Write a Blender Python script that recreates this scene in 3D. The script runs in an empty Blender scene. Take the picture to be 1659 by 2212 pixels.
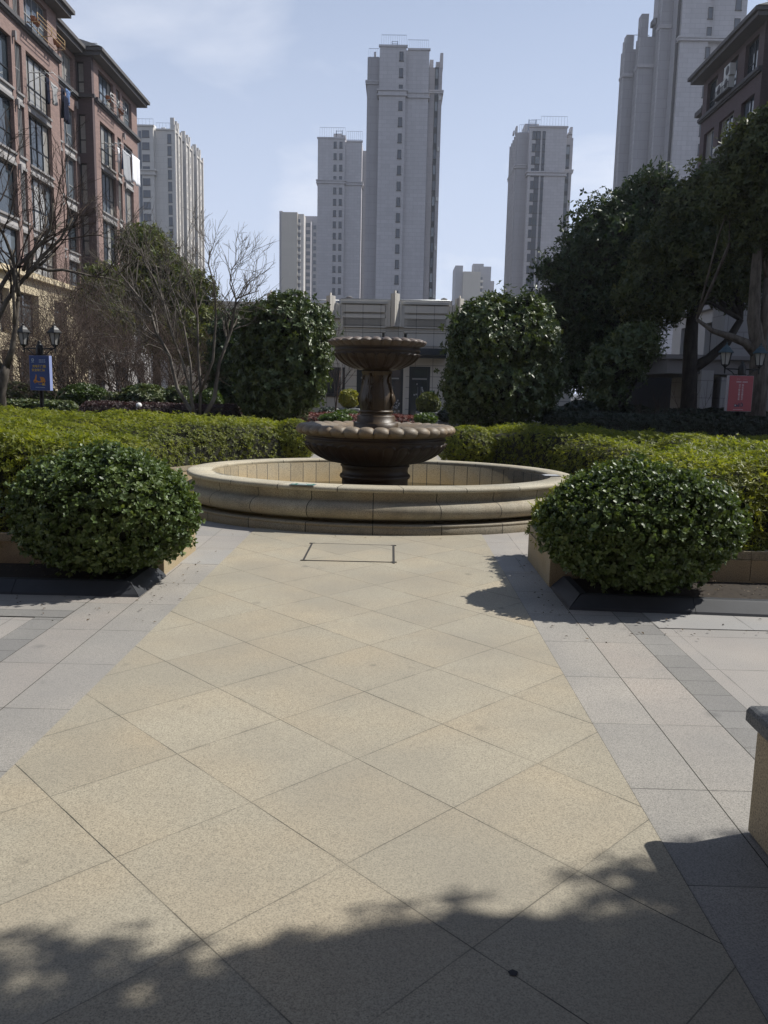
import bpy, math, random
import numpy as np
from mathutils import Matrix, Vector
random.seed(7); RNG = np.random.default_rng(7)
SC = bpy.context.scene
COL = SC.collection
R = math.radians
PI = math.pi

# ---------------------------------------------------------------- camera
FPX, EYE = 799.0, 1.70
def nrm(v): return v / np.linalg.norm(v)
cY = nrm(np.array([13., 122., -FPX]))
cZ = np.array([math.tan(R(1.3)), 1., 0.]); cZ = nrm(cZ - cY * cZ.dot(cY)); cX = np.cross(cY, cZ)
RC = np.array([cX, cY, cZ])
def at(dx, dy, y):
    """a point at distance y in front of the eye, seen at (dx, dy) of a 1659 px wide view"""
    k = 768 / 1659.
    d = RC @ np.array([dx * k - 384, 512 - dy * k, -FPX]); t = y / d[1]
    return Vector((d[0] * t, d[1] * t, EYE + d[2] * t))
cam = bpy.data.cameras.new('camera'); camo = bpy.data.objects.new('camera', cam); COL.objects.link(camo)
M = Matrix([list(r) for r in RC]).to_4x4(); M.translation = (0, 0, EYE); camo.matrix_world = M
cam.sensor_fit = 'HORIZONTAL'; cam.sensor_width = 36; cam.lens = 36 * FPX / 768; cam.clip_end = 5000; cam.clip_start = .05
SC.camera = camo

# ---------------------------------------------------------------- node helper
class NT:
    def __init__(s, name):
        s.m = bpy.data.materials.new(name); s.m.use_nodes = True; s.t = s.m.node_tree; s.n = s.t.nodes
        s.b = s.n['Principled BSDF']; s.out = s.n['Material Output']
    def put(s, inp, v):
        if isinstance(v, bpy.types.NodeSocket): s.t.links.new(v, inp)
        elif isinstance(v, (tuple, list)): inp.default_value = tuple(v) + ((1,) if len(v) == 3 and len(inp.default_value) == 4 else ())
        else:
            try: inp.default_value = v
            except TypeError: inp.default_value = (v, v, v, 1)[:len(inp.default_value)]
    def new(s, typ, **k):
        n = s.n.new(typ)
        for a, v in k.items(): setattr(n, a, v)
        return n
    def math(s, op, a, b=0., c=0.):
        n = s.new('ShaderNodeMath', operation=op)
        for i, v in enumerate((a, b, c)): s.put(n.inputs[i], v)
        return n.outputs[0]
    def mix(s, f, a, b, mode='MIX'):
        n = s.new('ShaderNodeMix', data_type='RGBA', blend_type=mode)
        s.put(n.inputs[0], f); s.put(n.inputs[6], a); s.put(n.inputs[7], b); return n.outputs[2]
    def coord(s, kind='Object'): return s.new('ShaderNodeTexCoord').outputs[kind]
    def pos(s): return s.new('ShaderNodeNewGeometry').outputs['Position']
    def noise(s, vec, scale, detail=2., rough=.5, out=0):
        n = s.new('ShaderNodeTexNoise'); s.put(n.inputs['Vector'], vec); n.inputs['Scale'].default_value = scale
        n.inputs['Detail'].default_value = detail; n.inputs['Roughness'].default_value = rough; return n.outputs[out]
    def voro(s, vec, scale, out='Distance'):
        n = s.new('ShaderNodeTexVoronoi'); s.put(n.inputs['Vector'], vec); n.inputs['Scale'].default_value = scale; return n.outputs[out]
    def white(s, vec, out=0):
        n = s.new('ShaderNodeTexWhiteNoise'); s.put(n.inputs['Vector'], vec); return n.outputs[out]
    def ramp(s, f, *st):
        n = s.new('ShaderNodeValToRGB'); e = n.color_ramp.elements
        while len(e) < len(st): e.new(.5)
        for q, (p, c) in zip(e, st):
            q.position = p; q.color = (c, c, c, 1) if not isinstance(c, (tuple, list)) else tuple(c) + (1,)
        s.put(n.inputs[0], f); return n.outputs[0]
    def sep(s, v):
        n = s.new('ShaderNodeSeparateXYZ'); s.put(n.inputs[0], v); return n.outputs
    def comb(s, x, y, z=0.):
        n = s.new('ShaderNodeCombineXYZ')
        for i, v in enumerate((x, y, z)): s.put(n.inputs[i], v)
        return n.outputs[0]
    def bump(s, h, strength=.3, dist=.01):
        n = s.new('ShaderNodeBump'); n.inputs['Strength'].default_value = strength; n.inputs['Distance'].default_value = dist
        s.put(n.inputs['Height'], h); s.put(s.b.inputs['Normal'], n.outputs[0])
    def fin(s, col=None, rough=None, metal=None, spec=None):
        if col is not None: s.put(s.b.inputs['Base Color'], col)
        if rough is not None: s.put(s.b.inputs['Roughness'], rough)
        if metal is not None: s.b.inputs['Metallic'].default_value = metal
        if spec is not None: s.b.inputs['Specular IOR Level'].default_value = spec
        return s.m
def mul(c, k): return tuple(x * k for x in c)

def plain(name, c, rough=.6, metal=0., var=.12, scale=9., spec=.4):
    t = NT(name); p = t.pos()
    f = t.noise(p, scale, 4.)
    return t.fin(t.mix(f, mul(c, 1 - var), mul(c, 1 + var)), rough, metal, spec)

def speckle(t, p, c, scale=170., lo=.55, hi=1.3):
    g = t.noise(p, scale, 2., .6)
    k = t.ramp(g, (.30, lo), (.5, 1.), (.72, hi))
    c = t.mix(1., c, k, 'MULTIPLY')
    v = t.voro(p, scale * .42)
    d = t.ramp(v, (.10, .45), (.2, 1.))
    return t.mix(.8, c, d, 'MULTIPLY'), g

def slab(name, c, gx, gy, ox=0., oy=0., rot=0., jw=.004, var=.10, warm=(.52, .40, .27), warmk=.5, stain=.6, jdark=.22, jx=1., jy=1., stag=0., c2=None):
    """granite paving: cells gx by gy turned by rot, thin joints, one tint per slab"""
    t = NT(name); p = t.pos(); x, y, _ = t.sep(p)
    cr, sr = math.cos(rot), math.sin(rot)
    u = t.math('ADD', t.math('MULTIPLY', x, cr), t.math('MULTIPLY', y, sr)); v = t.math('SUBTRACT', t.math('MULTIPLY', y, cr), t.math('MULTIPLY', x, sr))
    wob = t.math('MULTIPLY', t.math('SUBTRACT', t.noise(p, 3., 2.), .5), .006)
    u = t.math('DIVIDE', t.math('SUBTRACT', t.math('ADD', u, wob), ox), gx)
    if stag: v = t.math('ADD', v, t.math('MULTIPLY', t.math('MODULO', t.math('FLOOR', u), 2.), stag * gy))
    v = t.math('DIVIDE', t.math('SUBTRACT', t.math('ADD', v, wob), oy), gy)
    cell = t.comb(t.math('FLOOR', u), t.math('FLOOR', v), 0.)
    def line(q, g, k):
        f = t.math('FRACT', q); d = t.math('MINIMUM', f, t.math('SUBTRACT', 1., f)); d = t.math('MULTIPLY', d, g)
        return t.math('MULTIPLY', t.math('LESS_THAN', d, jw * .5), k)
    br = t.ramp(t.noise(p, 2.2, 3.), (.35, .35), (.6, 1.))
    j = t.math('MULTIPLY', t.math('MAXIMUM', line(u, gx, jx), line(v, gy, jy)), br)
    def edge(q, g):
        f = t.math('FRACT', q); return t.math('MULTIPLY', t.math('MINIMUM', f, t.math('SUBTRACT', 1., f)), g)
    ed = t.math('MINIMUM', edge(u, gx), edge(v, gy))
    ed = t.math('MULTIPLY', t.ramp(ed, (.0, 1.), (.018, 0.)), t.ramp(t.noise(p, 5., 4., .7), (.45, 0.), (.75, .4)))
    rnd = t.white(cell)
    base = t.mix(rnd, mul(c, 1 - var), mul(c2 or c, 1 + var))
    base = t.mix(t.math('MULTIPLY', t.ramp(t.noise(t.comb(x, y, t.math('MULTIPLY', rnd, 9.)), 1.5, 3.), (.42, 0.), (.72, 1.)), warmk), base, warm)
    base = t.mix(t.math('MULTIPLY', t.ramp(t.noise(p, 1.1, 5., .65), (.45, 0.), (.75, 1.)), .35), base, mul(c, .72))
    base, g = speckle(t, p, base)
    st = t.ramp(t.noise(p, 3.3, 4., .7), (.66, 0.), (.74, 1.))
    base = t.mix(t.math('MULTIPLY', st, stain), base, mul(c, .42))
    pw = t.new('ShaderNodeVectorMath', operation='ADD'); t.put(pw.inputs[0], p); t.put(pw.inputs[1], t.mix(.06, (0, 0, 0), t.noise(p, 9., 3., .6, 1)))
    sp = t.math('MULTIPLY', t.ramp(t.voro(pw.outputs[0], 1.5), (.03, 1.), (.085, 0.)), t.ramp(t.noise(p, .9, 2.), (.40, 0.), (.52, 1.)))
    base = t.mix(t.math('MULTIPLY', sp, .62), base, mul(c, .38))
    base = t.mix(t.math('MULTIPLY', t.ramp(t.noise(p, .55, 3., .55), (.4, 0.), (.62, 1.)), .45), base, mul((c[0] * .93, c[1] * .96, c[2] * 1.05), .76))
    base = t.mix(ed, base, mul(c, .38))
    base = t.mix(j, base, mul(c, jdark))
    t.bump(t.math('SUBTRACT', t.math('MULTIPLY', g, .25), j), .35, .004)
    return t.fin(base, t.ramp(g, (.3, .62), (.7, .8)), spec=.35)

def granite(name, c, rough=.7, warm=None, scale=150., nj=0, axes=None, zjoint=0., spec=.35, lo=.5, hi=1.3, dirt=.35, tint=None, jcol=.14):
    """speckled stone; nj radial joints round an oval of half axes `axes` centred on the object's origin"""
    t = NT(name); p = t.coord(); base = c
    big = t.noise(p, 1.7, 4., .6)
    base = t.mix(t.ramp(big, (.4, 0.), (.7, 1.)), c, warm or mul(c, .8))
    base, g = speckle(t, p, base, scale, lo, hi)
    x, y, z = t.sep(p)
    if tint:   # mineral and algae staining rising from the waterline
        k = t.ramp(t.math('ADD', z, t.math('MULTIPLY', t.noise(p, 4., 3.), .22)), (tint[1], 1.), (tint[2], 0.))
        base = t.mix(t.math('MULTIPLY', k, tint[3]), base, tint[0])
    if nj:
        a = t.math('ARCTAN2', t.math('DIVIDE', y, axes[1]), t.math('DIVIDE', x, axes[0]))
        a = t.math('ADD', t.math('DIVIDE', t.math('MULTIPLY', a, nj), 2 * PI), zjoint)
        f = t.math('FRACT', a); d = t.math('MINIMUM', f, t.math('SUBTRACT', 1., f))
        j = t.math('LESS_THAN', d, .0065 * nj / (2 * PI) / axes[0] * .9)
        cell = t.white(t.comb(t.math('FLOOR', a), 0., 0.))
        base = t.mix(1., base, t.ramp(cell, (0., .86), (1., 1.1)), 'MULTIPLY')
        base = t.mix(j, base, mul(c, jcol))
    base = t.mix(t.math('MULTIPLY', t.ramp(t.noise(p, 2.6, 6., .7), (.5, 0.), (.72, 1.)), dirt), base, mul(c, .4))
    t.bump(g, .35, .004)
    return t.fin(base, rough, spec=spec)

def wall(name, c, bw=.6, bh=.3, joint=.012, jk=.75, var=.06, offset=.5, rough=.75, streak=.2, c2=None, speck=False):
    """masonry: bricks or cladding sheets on upright walls of any facing"""
    t = NT(name); p = t.pos(); x, y, z = t.sep(p)
    nx, ny, nz = t.sep(t.new('ShaderNodeNewGeometry').outputs['True Normal'])
    h = t.math('ADD', t.math('MULTIPLY', x, t.math('ABSOLUTE', ny)), t.math('MULTIPLY', y, t.math('ABSOLUTE', nx)))
    b = t.new('ShaderNodeTexBrick'); b.offset = offset
    t.put(b.inputs['Vector'], t.comb(h, z, 0.)); t.put(b.inputs['Color1'], mul(c, 1 - var)); t.put(b.inputs['Color2'], mul(c2 or c, 1 + var)); t.put(b.inputs['Mortar'], mul(c, jk))
    for k, v in (('Scale', 1.), ('Mortar Size', joint), ('Mortar Smooth', .1), ('Bias', 0.), ('Brick Width', bw), ('Row Height', bh)): b.inputs[k].default_value = v
    col = b.outputs[0]
    s = t.noise(t.comb(t.math('MULTIPLY', h, 1.6), t.math('MULTIPLY', z, .09), 0.), 1., 4., .6)
    col = t.mix(t.math('MULTIPLY', t.ramp(s, (.45, 0.), (.75, 1.)), streak), col, mul(c, .55))
    col = t.mix(t.math('MULTIPLY', t.noise(p, .35, 4.), .22), col, mul(c, 1.25))
    if speck: col, g = speckle(t, p, col, 60., .75, 1.15)
    return t.fin(col, rough, spec=.3)

def leafmat(name, cols, rough=.38, trans=.3, spec=.5, tcol=None):
    """one colour per leaf from the 'rnd' attribute, thin and slightly translucent"""
    t = NT(name)
    a = t.new('ShaderNodeAttribute'); a.attribute_name = 'rnd'
    n = len(cols) - 1
    col = t.ramp(a.outputs['Fac'], *[(i / n, c) for i, c in enumerate(cols)])
    t.fin(col, rough, spec=spec)
    tr = t.new('ShaderNodeBsdfTranslucent'); t.put(tr.inputs[0], t.mix(1., col, tcol or (1.9, 1.9, .8), 'MULTIPLY'))
    mx = t.new('ShaderNodeMixShader'); mx.inputs[0].default_value = trans
    t.t.links.new(t.b.outputs[0], mx.inputs[1]); t.t.links.new(tr.outputs[0], mx.inputs[2]); t.t.links.new(mx.outputs[0], t.out.inputs[0])
    return t.m

def bark(name, c, c2, scale=14.):
    t = NT(name); p = t.pos(); x, y, z = t.sep(p)
    f = t.noise(t.comb(x, y, t.math('MULTIPLY', z, .25)), scale, 5., .65)
    t.bump(f, .6, .02)
    return t.fin(t.mix(t.ramp(f, (.35, 0.), (.65, 1.)), c, c2), .85, spec=.2)

def glass(name, c=(.03, .04, .05), rough=.06):
    t = NT(name); p = t.pos()
    f = t.noise(p, .8, 2.)
    t.bump(t.noise(p, .7, 1.), .04, .05)
    return t.fin(t.mix(f, mul(c, .6), mul(c, 1.5)), rough, spec=.9)

# ---------------------------------------------------------------- mesh helpers
class MB:
    def __init__(s): s.v, s.f, s.sm = [], [], []
    def add(s, vs, fs, smooth=False):
        o = len(s.v); s.v += [tuple(v) for v in vs]; s.f += [tuple(i + o for i in f) for f in fs]; s.sm += [smooth] * len(fs); return s
    def box(s, x0, x1, y0, y1, z0, z1, bev=0.):
        if x1 < x0: x0, x1 = x1, x0
        if y1 < y0: y0, y1 = y1, y0
        if bev <= 0:
            vs = [(x, y, z) for z in (z0, z1) for x, y in ((x0, y0), (x1, y0), (x1, y1), (x0, y1))]
            return s.add(vs, [(3, 2, 1, 0), (4, 5, 6, 7), (0, 1, 5, 4), (1, 2, 6, 5), (2, 3, 7, 6), (3, 0, 4, 7)])
        b = bev; rings = []
        for z, i in ((z0, b), (z0 + b, 0), (z1 - b, 0), (z1 - b * .3, b * .3), (z1, b)):
            X0, X1, Y0, Y1 = x0 + i, x1 - i, y0 + i, y1 - i; c = b * .7
            rings.append([(X0 + c, Y0, z), (X1 - c, Y0, z), (X1, Y0 + c, z), (X1, Y1 - c, z), (X1 - c, Y1, z), (X0 + c, Y1, z), (X0, Y1 - c, z), (X0, Y0 + c, z)])
        return s.loft(rings, True, True)
    def loft(s, rings, cap0=False, cap1=False, smooth=False, closed=True):
        n = len(rings[0]); o = len(s.v)
        for r in rings: s.v += [tuple(p) for p in r]
        fs = []
        for i in range(len(rings) - 1):
            for j in range(n if closed else n - 1):
                k = (j + 1) % n; fs.append((o + i * n + j, o + i * n + k, o + (i + 1) * n + k, o + (i + 1) * n + j))
        if cap0: fs.append(tuple(o + j for j in reversed(range(n))))
        if cap1: fs.append(tuple(o + (len(rings) - 1) * n + j for j in range(n)))
        s.f += fs; s.sm += [smooth] * len(fs); return s
    def tube(s, pts, rad, n=6, cap=True, smooth=True):
        pts = [Vector(p) for p in pts]; rings = []; rad = rad if isinstance(rad, (list, tuple)) else [rad] * len(pts)
        d0 = (pts[1] - pts[0]).normalized(); a = d0.orthogonal().normalized()
        for i, p in enumerate(pts):
            d = (pts[min(i + 1, len(pts) - 1)] - pts[max(i - 1, 0)]).normalized()
            a = (a - d * a.dot(d)); a = a.normalized() if a.length > 1e-6 else d.orthogonal().normalized(); b = d.cross(a)
            rings.append([p + (a * math.cos(2 * PI * k / n) + b * math.sin(2 * PI * k / n)) * rad[i] for k in range(n)])
        return s.loft(rings, cap, cap, smooth)
    def lathe(s, cx, cy, prof, n=48, cap0=False, cap1=False, smooth=True, ax=1., ay=1.):
        return s.loft([[(cx + r * ax * math.cos(2 * PI * k / n), cy + r * ay * math.sin(2 * PI * k / n), z) for k in range(n)] for r, z in prof], cap0, cap1, smooth)
    def prism(s, poly, z0, z1):
        n = len(poly); o = [(x, y, z0) for x, y in poly] + [(x, y, z1) for x, y in poly]
        return s.add(o, [tuple(reversed(range(n))), tuple(range(n, 2 * n))] + [(i, (i + 1) % n, n + (i + 1) % n, n + i) for i in range(n)])
    def quad(s, a, b, c, d): return s.add([a, b, c, d], [(0, 1, 2, 3)])
    def rod(s, a, b, r, n=5): return s.tube([a, b], r, n)

ORG = {}
def link(o, parent):
    COL.objects.link(o)
    if parent is not None: o.parent = parent
def obj(name, mb, mats, parent=None, org=None, fix=True):
    """one mesh object; its vertices are given in scene space and stored relative to its thing's base"""
    o_ = ORG.get(parent.name, Vector((0, 0, 0))) if parent is not None else Vector(org or (0, 0, 0))
    me = bpy.data.meshes.new(name)
    me.from_pydata([(x - o_[0], y - o_[1], z - o_[2]) for x, y, z in mb.v], [], mb.f)
    if any(mb.sm): me.polygons.foreach_set('use_smooth', mb.sm)
    me.materials.append(mats)
    me.update()
    if fix:
        import bmesh
        bm = bmesh.new(); bm.from_mesh(me); bmesh.ops.recalc_face_normals(bm, faces=bm.faces); bm.to_mesh(me); bm.free()
    o = bpy.data.objects.new(name, me); link(o, parent)
    if parent is None: o.location = o_
    ORG[o.name] = o_
    return o
def np_obj(name, co, tris, mat, parent=None, rnd=None, org=None, smooth=False):
    o_ = ORG.get(parent.name, Vector((0, 0, 0))) if parent is not None else Vector(org or (0, 0, 0))
    me = bpy.data.meshes.new(name); co = np.asarray(co, np.float32) - np.array(o_, np.float32); tris = np.asarray(tris, np.int32)
    me.vertices.add(len(co)); me.vertices.foreach_set('co', co.ravel()); k = tris.shape[1]
    me.loops.add(tris.size); me.loops.foreach_set('vertex_index', tris.ravel())
    me.polygons.add(len(tris)); me.polygons.foreach_set('loop_start', np.arange(0, tris.size, k, dtype=np.int32))
    if smooth: me.polygons.foreach_set('use_smooth', np.ones(len(tris), bool))
    if rnd is not None:
        a = me.attributes.new('rnd', 'FLOAT', 'POINT'); a.data.foreach_set('value', np.asarray(rnd, np.float32))
    me.materials.append(mat); me.update(calc_edges=True); me.validate()
    o = bpy.data.objects.new(name, me); link(o, parent)
    if parent is None: o.location = o_
    ORG[o.name] = o_
    return o
def tag(o, label, cat, group=None):
    o['label'] = label; o['category'] = cat
    if group: o['group'] = group
    return o
def thing(name, label, cat, loc, group=None):
    o = bpy.data.objects.new(name, None); COL.objects.link(o); o.location = loc; o.empty_display_size = .2
    ORG[o.name] = Vector(loc); return tag(o, label, cat, group)
def struct(name, mb, m, org=None):
    o = obj(name, mb, m, None, org); o['kind'] = 'structure'; return o
def dup(root, loc, label=None):
    r = root.copy(); COL.objects.link(r); r.location = loc
    if label: r['label'] = label
    for ch in list(root.children):
        c = ch.copy(); COL.objects.link(c); c.parent = r
        for g in list(ch.children):
            d = g.copy(); COL.objects.link(d); d.parent = c
    return r

# ---------------------------------------------------------------- foliage
def leaf_template(kind):
    if kind == 'full':      # obovate blade folded along its midrib
        v = np.array([[0, 0, 0], [0, .52, -.03], [0, 1, -.10], [-.19, .36, .03], [-.30, .74, .02], [.19, .36, .03], [.30, .74, .02]])
        f = np.array([[0, 1, 3], [1, 4, 3], [1, 2, 4], [0, 5, 1], [1, 5, 6], [1, 6, 2]])
    elif kind == 'narrow':
        v = np.array([[0, 0, 0], [-.15, .5, .05], [0, 1, -.06], [.15, .5, .05]]); f = np.array([[0, 2, 1], [0, 3, 2]])
    else:                   # elliptic
        v = np.array([[0, 0, 0], [-.24, .5, .07], [0, 1, -.08], [.24, .5, .07]]); f = np.array([[0, 2, 1], [0, 3, 2]])
    return v, f
def unit(a): return a / np.maximum(np.linalg.norm(a, axis=-1, keepdims=True), 1e-9)
def whorls(P, Nn, size, k=6, kind='narrow', spread=(50, 85), jit=.35, up=.35, rng=RNG, tint=None, tintk=.5):
    """clusters of k leaves round each shoot tip"""
    n = len(P); ax = unit(Nn + rng.normal(0, jit, (n, 3)) + np.array([0, 0, up]))
    e1 = unit(np.cross(ax, unit(rng.normal(0, 1, (n, 3))))); e2 = np.cross(ax, e1)
    ph = (np.arange(k) * 2 * PI / k)[None, :] + rng.uniform(0, 6.3, (n, 1)) + rng.normal(0, .25, (n, k))
    ps = np.radians(rng.uniform(spread[0], spread[1], (n, k)))
    d = np.cos(ps)[..., None] * ax[:, None] + np.sin(ps)[..., None] * (np.cos(ph)[..., None] * e1[:, None] + np.sin(ph)[..., None] * e2[:, None])
    s = unit(np.cross(d, np.broadcast_to(ax[:, None], d.shape))); u = np.cross(s, d)
    sz = (size * rng.uniform(.7, 1.2, (n, k)))[..., None, None]
    v, f = leaf_template(kind)
    co = P[:, None, None] + sz * (v[:, 0, None] * s[:, :, None] + v[:, 1, None] * d[:, :, None] + v[:, 2, None] * u[:, :, None])
    m = n * k; co = co.reshape(m * len(v), 3)
    tr = (f[None] + (np.arange(m) * len(v))[:, None, None]).reshape(-1, 3)
    base = rng.uniform(0, 1, (n, 1)) if tint is None else (1 - tintk) * rng.uniform(0, 1, (n, 1)) + tintk * tint[:, None]
    r = np.clip(base * .7 + rng.uniform(0, .3, (n, k)), 0, 1)
    return co, tr, np.repeat(r.ravel(), len(v))
def merge(parts):
    off = 0; C, T, Rr = [], [], []
    for c, t, r in parts: C.append(c); T.append(t + off); Rr.append(r); off += len(c)
    return np.concatenate(C), np.concatenate(T), np.concatenate(Rr)
def vnoise(p, seed=0, sc=1.):
    """cheap smooth noise: a sum of sines"""
    r = np.random.default_rng(seed); o = np.zeros(len(p))
    for i in range(7):
        k = r.normal(0, 1, 3) * sc * (1 + i * .45); o += np.sin(p @ k + r.uniform(0, 6.3)) / (1 + i * .35)
    return o / 3.
def tri_sample(co, tris, n, rng=RNG, weight=None):
    a, b, c = co[tris[:, 0]], co[tris[:, 1]], co[tris[:, 2]]
    nn = np.cross(b - a, c - a); ar = np.linalg.norm(nn, axis=1) * .5
    w = ar if weight is None else ar * weight((a + b + c) / 3)
    i = rng.choice(len(tris), n, p=w / w.sum()); u = np.sqrt(rng.uniform(0, 1, n)); v = rng.uniform(0, 1, n)
    P = a[i] * (1 - u)[:, None] + b[i] * (u * (1 - v))[:, None] + c[i] * (u * v)[:, None]
    return P, unit(nn[i])
def blob_mesh(c, r, seed=0, amp=.12, n=28, sc=1.2, flat=None):
    th = np.linspace(0, PI, n); ph = np.linspace(0, 2 * PI, 2 * n, endpoint=False)
    T, Ph = np.meshgrid(th, ph, indexing='ij'); d = np.stack([np.sin(T) * np.cos(Ph), np.sin(T) * np.sin(Ph), np.cos(T)], -1).reshape(-1, 3)
    k = 1 + amp * vnoise(d * 2.2, seed, sc)
    co = np.array(c) + d * k[:, None] * np.array(r)
    if flat is not None: co[:, 2] = np.maximum(co[:, 2], flat)
    m = 2 * n; tr = []
    for i in range(n - 1):
        for j in range(m):
            a, b = i * m + j, i * m + (j + 1) % m; tr += [(a, a + m, b), (b, a + m, b + m)]
    return co, np.array(tr)
def poly_dist(P, poly):
    poly = np.array(poly); best = np.full(len(P), 1e9); ins = np.zeros(len(P), bool)
    for i in range(len(poly)):
        a, b = poly[i], poly[(i + 1) % len(poly)]; e = b - a
        t = np.clip(((P - a) @ e) / (e @ e), 0, 1); best = np.minimum(best, np.linalg.norm(P - a - t[:, None] * e, axis=1))
        c = (a[1] > P[:, 1]) != (b[1] > P[:, 1])
        with np.errstate(divide='ignore', invalid='ignore'):
            x = (b[0] - a[0]) * (P[:, 1] - a[1]) / (b[1] - a[1]) + a[0]
        ins ^= c & (P[:, 0] < x)
    return np.where(ins, best, -best)
def hedge_hull(poly, z0, top, rnd=.25, step=.09, amp=.05, seed=1, nsc=2.):
    """a clipped hedge: height field over a ground plan, rounded shoulders, upright sides"""
    poly = np.array(poly); lo, hi = poly.min(0) - step * 2, poly.max(0) + step * 2
    xs, ys = np.arange(lo[0], hi[0], step), np.arange(lo[1], hi[1], step)
    X, Yv = np.meshgrid(xs, ys, indexing='ij'); P = np.stack([X.ravel(), Yv.ravel()], 1)
    d = poly_dist(P, poly); d = d + .05 * vnoise(np.c_[P, np.zeros(len(P))], seed + 9, 3.)
    q = np.clip(d / rnd, 0, 1); sh = np.sqrt(np.clip(1 - (1 - q) ** 2, 0, 1))
    h = top(P[:, 0], P[:, 1]) - z0; h = h + amp * vnoise(np.c_[P, np.zeros(len(P))], seed, nsc)
    z = z0 + np.where(d > 0, h * (.35 + .65 * sh), -.03)
    co = np.c_[P, z]; ny = len(ys); idx = np.arange(len(P)).reshape(len(xs), ny)
    a, b, c, e = idx[:-1, :-1].ravel(), idx[1:, :-1].ravel(), idx[1:, 1:].ravel(), idx[:-1, 1:].ravel()
    tr = np.concatenate([np.c_[a, b, c], np.c_[a, c, e]]); keep = (d[tr] > -.001).any(1)
    return co, tr[keep]

# ---------------------------------------------------------------- branching wood
def wood(start, direc, length, rad, levels, rng, kids=(3, 5), spread=38, up=.25, wob=.16, shrink=.62, seg=5, out=None, minr=.004, nside=6, rk=.55, frm=.35):
    """branches as a list of (points, radii, level)"""
    if out is None: out = []
    p = np.array(start, float); d = unit(np.array(direc, float)); pts = [p.copy()]; rr = [rad]
    for i in range(seg):
        d = unit(d + rng.normal(0, wob, 3) + np.array([0, 0, up * .3])); p = p + d * length / seg; pts.append(p.copy()); rr.append(rad * (1 - .55 * (i + 1) / seg))
    out.append((pts, rr, levels, nside))
    if levels > 0:
        k = rng.integers(kids[0], kids[1] + 1)
        for j in range(k):
            t = frm + (1 - frm) * (j + rng.uniform(.2, .9)) / k; i = min(int(t * seg), seg - 1); f = t * seg - i
            q = pts[i] * (1 - f) + pts[i + 1] * f; dd = unit(pts[i + 1] - pts[i])
            s = unit(np.cross(dd, rng.normal(0, 1, 3))); a = R(spread * rng.uniform(.55, 1.3))
            nd = unit(dd * math.cos(a) + s * math.sin(a) + np.array([0, 0, up]))
            wood(q, nd, length * shrink * rng.uniform(.7, 1.15), max(rr[i] * rk, minr), levels - 1, rng, kids, spread, up, wob, shrink, max(3, seg - 1), out, minr, max(3, nside - 1), rk, frm)
    return out
def wood_mesh(br, lo, hi):
    mb = MB()
    for pts, rr, lv, ns in br:
        if lo <= lv <= hi: mb.tube([Vector(p) for p in pts], list(rr), ns, cap=lv >= 2)
    return mb
# ================================================================ sky and sun
SUN_AZ, SUN_EL = R(19), R(49)          # azimuth from +x towards +y
sd = Vector((math.cos(SUN_EL) * math.cos(SUN_AZ), math.cos(SUN_EL) * math.sin(SUN_AZ), math.sin(SUN_EL)))
sl = bpy.data.lights.new('sun', 'SUN'); sl.energy = 4.9; sl.angle = R(.53); sl.color = (1., .965, .90)
so = bpy.data.objects.new('sun', sl); COL.objects.link(so); so.rotation_euler = sd.to_track_quat('Z', 'Y').to_euler(); so.location = (30, 10, 40)
W = bpy.data.worlds.new('World'); SC.world = W; W.use_nodes = True; wt = W.node_tree; wn = wt.nodes; bg = wn['Background']
sky = wn.new('ShaderNodeTexSky'); sky.sky_type = 'NISHITA'; sky.sun_disc = False; sky.sun_elevation = SUN_EL; sky.sun_rotation = PI / 2 - SUN_AZ
sky.air_density = 1.1; sky.dust_density = .5; sky.ozone_density = 2.5; sky.altitude = 0
def WM(op, a, b=0.):
    n = wn.new('ShaderNodeMath'); n.operation = op
    for i, v in enumerate((a, b)):
        if isinstance(v, bpy.types.NodeSocket): wt.links.new(v, n.inputs[i])
        else: n.inputs[i].default_value = v
    return n.outputs[0]
tc = wn.new('ShaderNodeTexCoord'); sp = wn.new('ShaderNodeSeparateXYZ'); wt.links.new(tc.outputs['Generated'], sp.inputs[0])
den = WM('ADD', WM('MAXIMUM', sp.outputs[2], 0.), .22)
cb = wn.new('ShaderNodeCombineXYZ')
wt.links.new(WM('DIVIDE', sp.outputs[0], den), cb.inputs[0]); wt.links.new(WM('DIVIDE', sp.outputs[1], den), cb.inputs[1])
n1 = wn.new('ShaderNodeTexNoise'); n1.inputs['Scale'].default_value = 1.9; n1.inputs['Detail'].default_value = 7; n1.inputs['Roughness'].default_value = .52; n1.inputs['Distortion'].default_value = .3
mp = wn.new('ShaderNodeMapping'); mp.inputs['Location'].default_value = (3.2, 1.4, 0); wt.links.new(cb.outputs[0], mp.inputs[0]); wt.links.new(mp.outputs[0], n1.inputs['Vector'])
rp = wn.new('ShaderNodeValToRGB'); rp.color_ramp.elements[0].position = .54; rp.color_ramp.elements[0].color = (0, 0, 0, 1); rp.color_ramp.elements[1].position = .78; rp.color_ramp.elements[1].color = (1, 1, 1, 1)
wt.links.new(n1.outputs[0], rp.inputs[0])
vm = wn.new('ShaderNodeMix'); vm.data_type = 'RGBA'      # thin high veil, thicker towards the horizon
vf = WM('MAXIMUM', WM('SUBTRACT', .95, WM('MULTIPLY', WM('MAXIMUM', sp.outputs[2], 0.), 1.25)), .0); wt.links.new(vf, vm.inputs[0]); wt.links.new(sky.outputs[0], vm.inputs[6]); vm.inputs[7].default_value = (8.1, 9.0, 11.3, 1)
cm = wn.new('ShaderNodeMix'); cm.data_type = 'RGBA'
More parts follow.
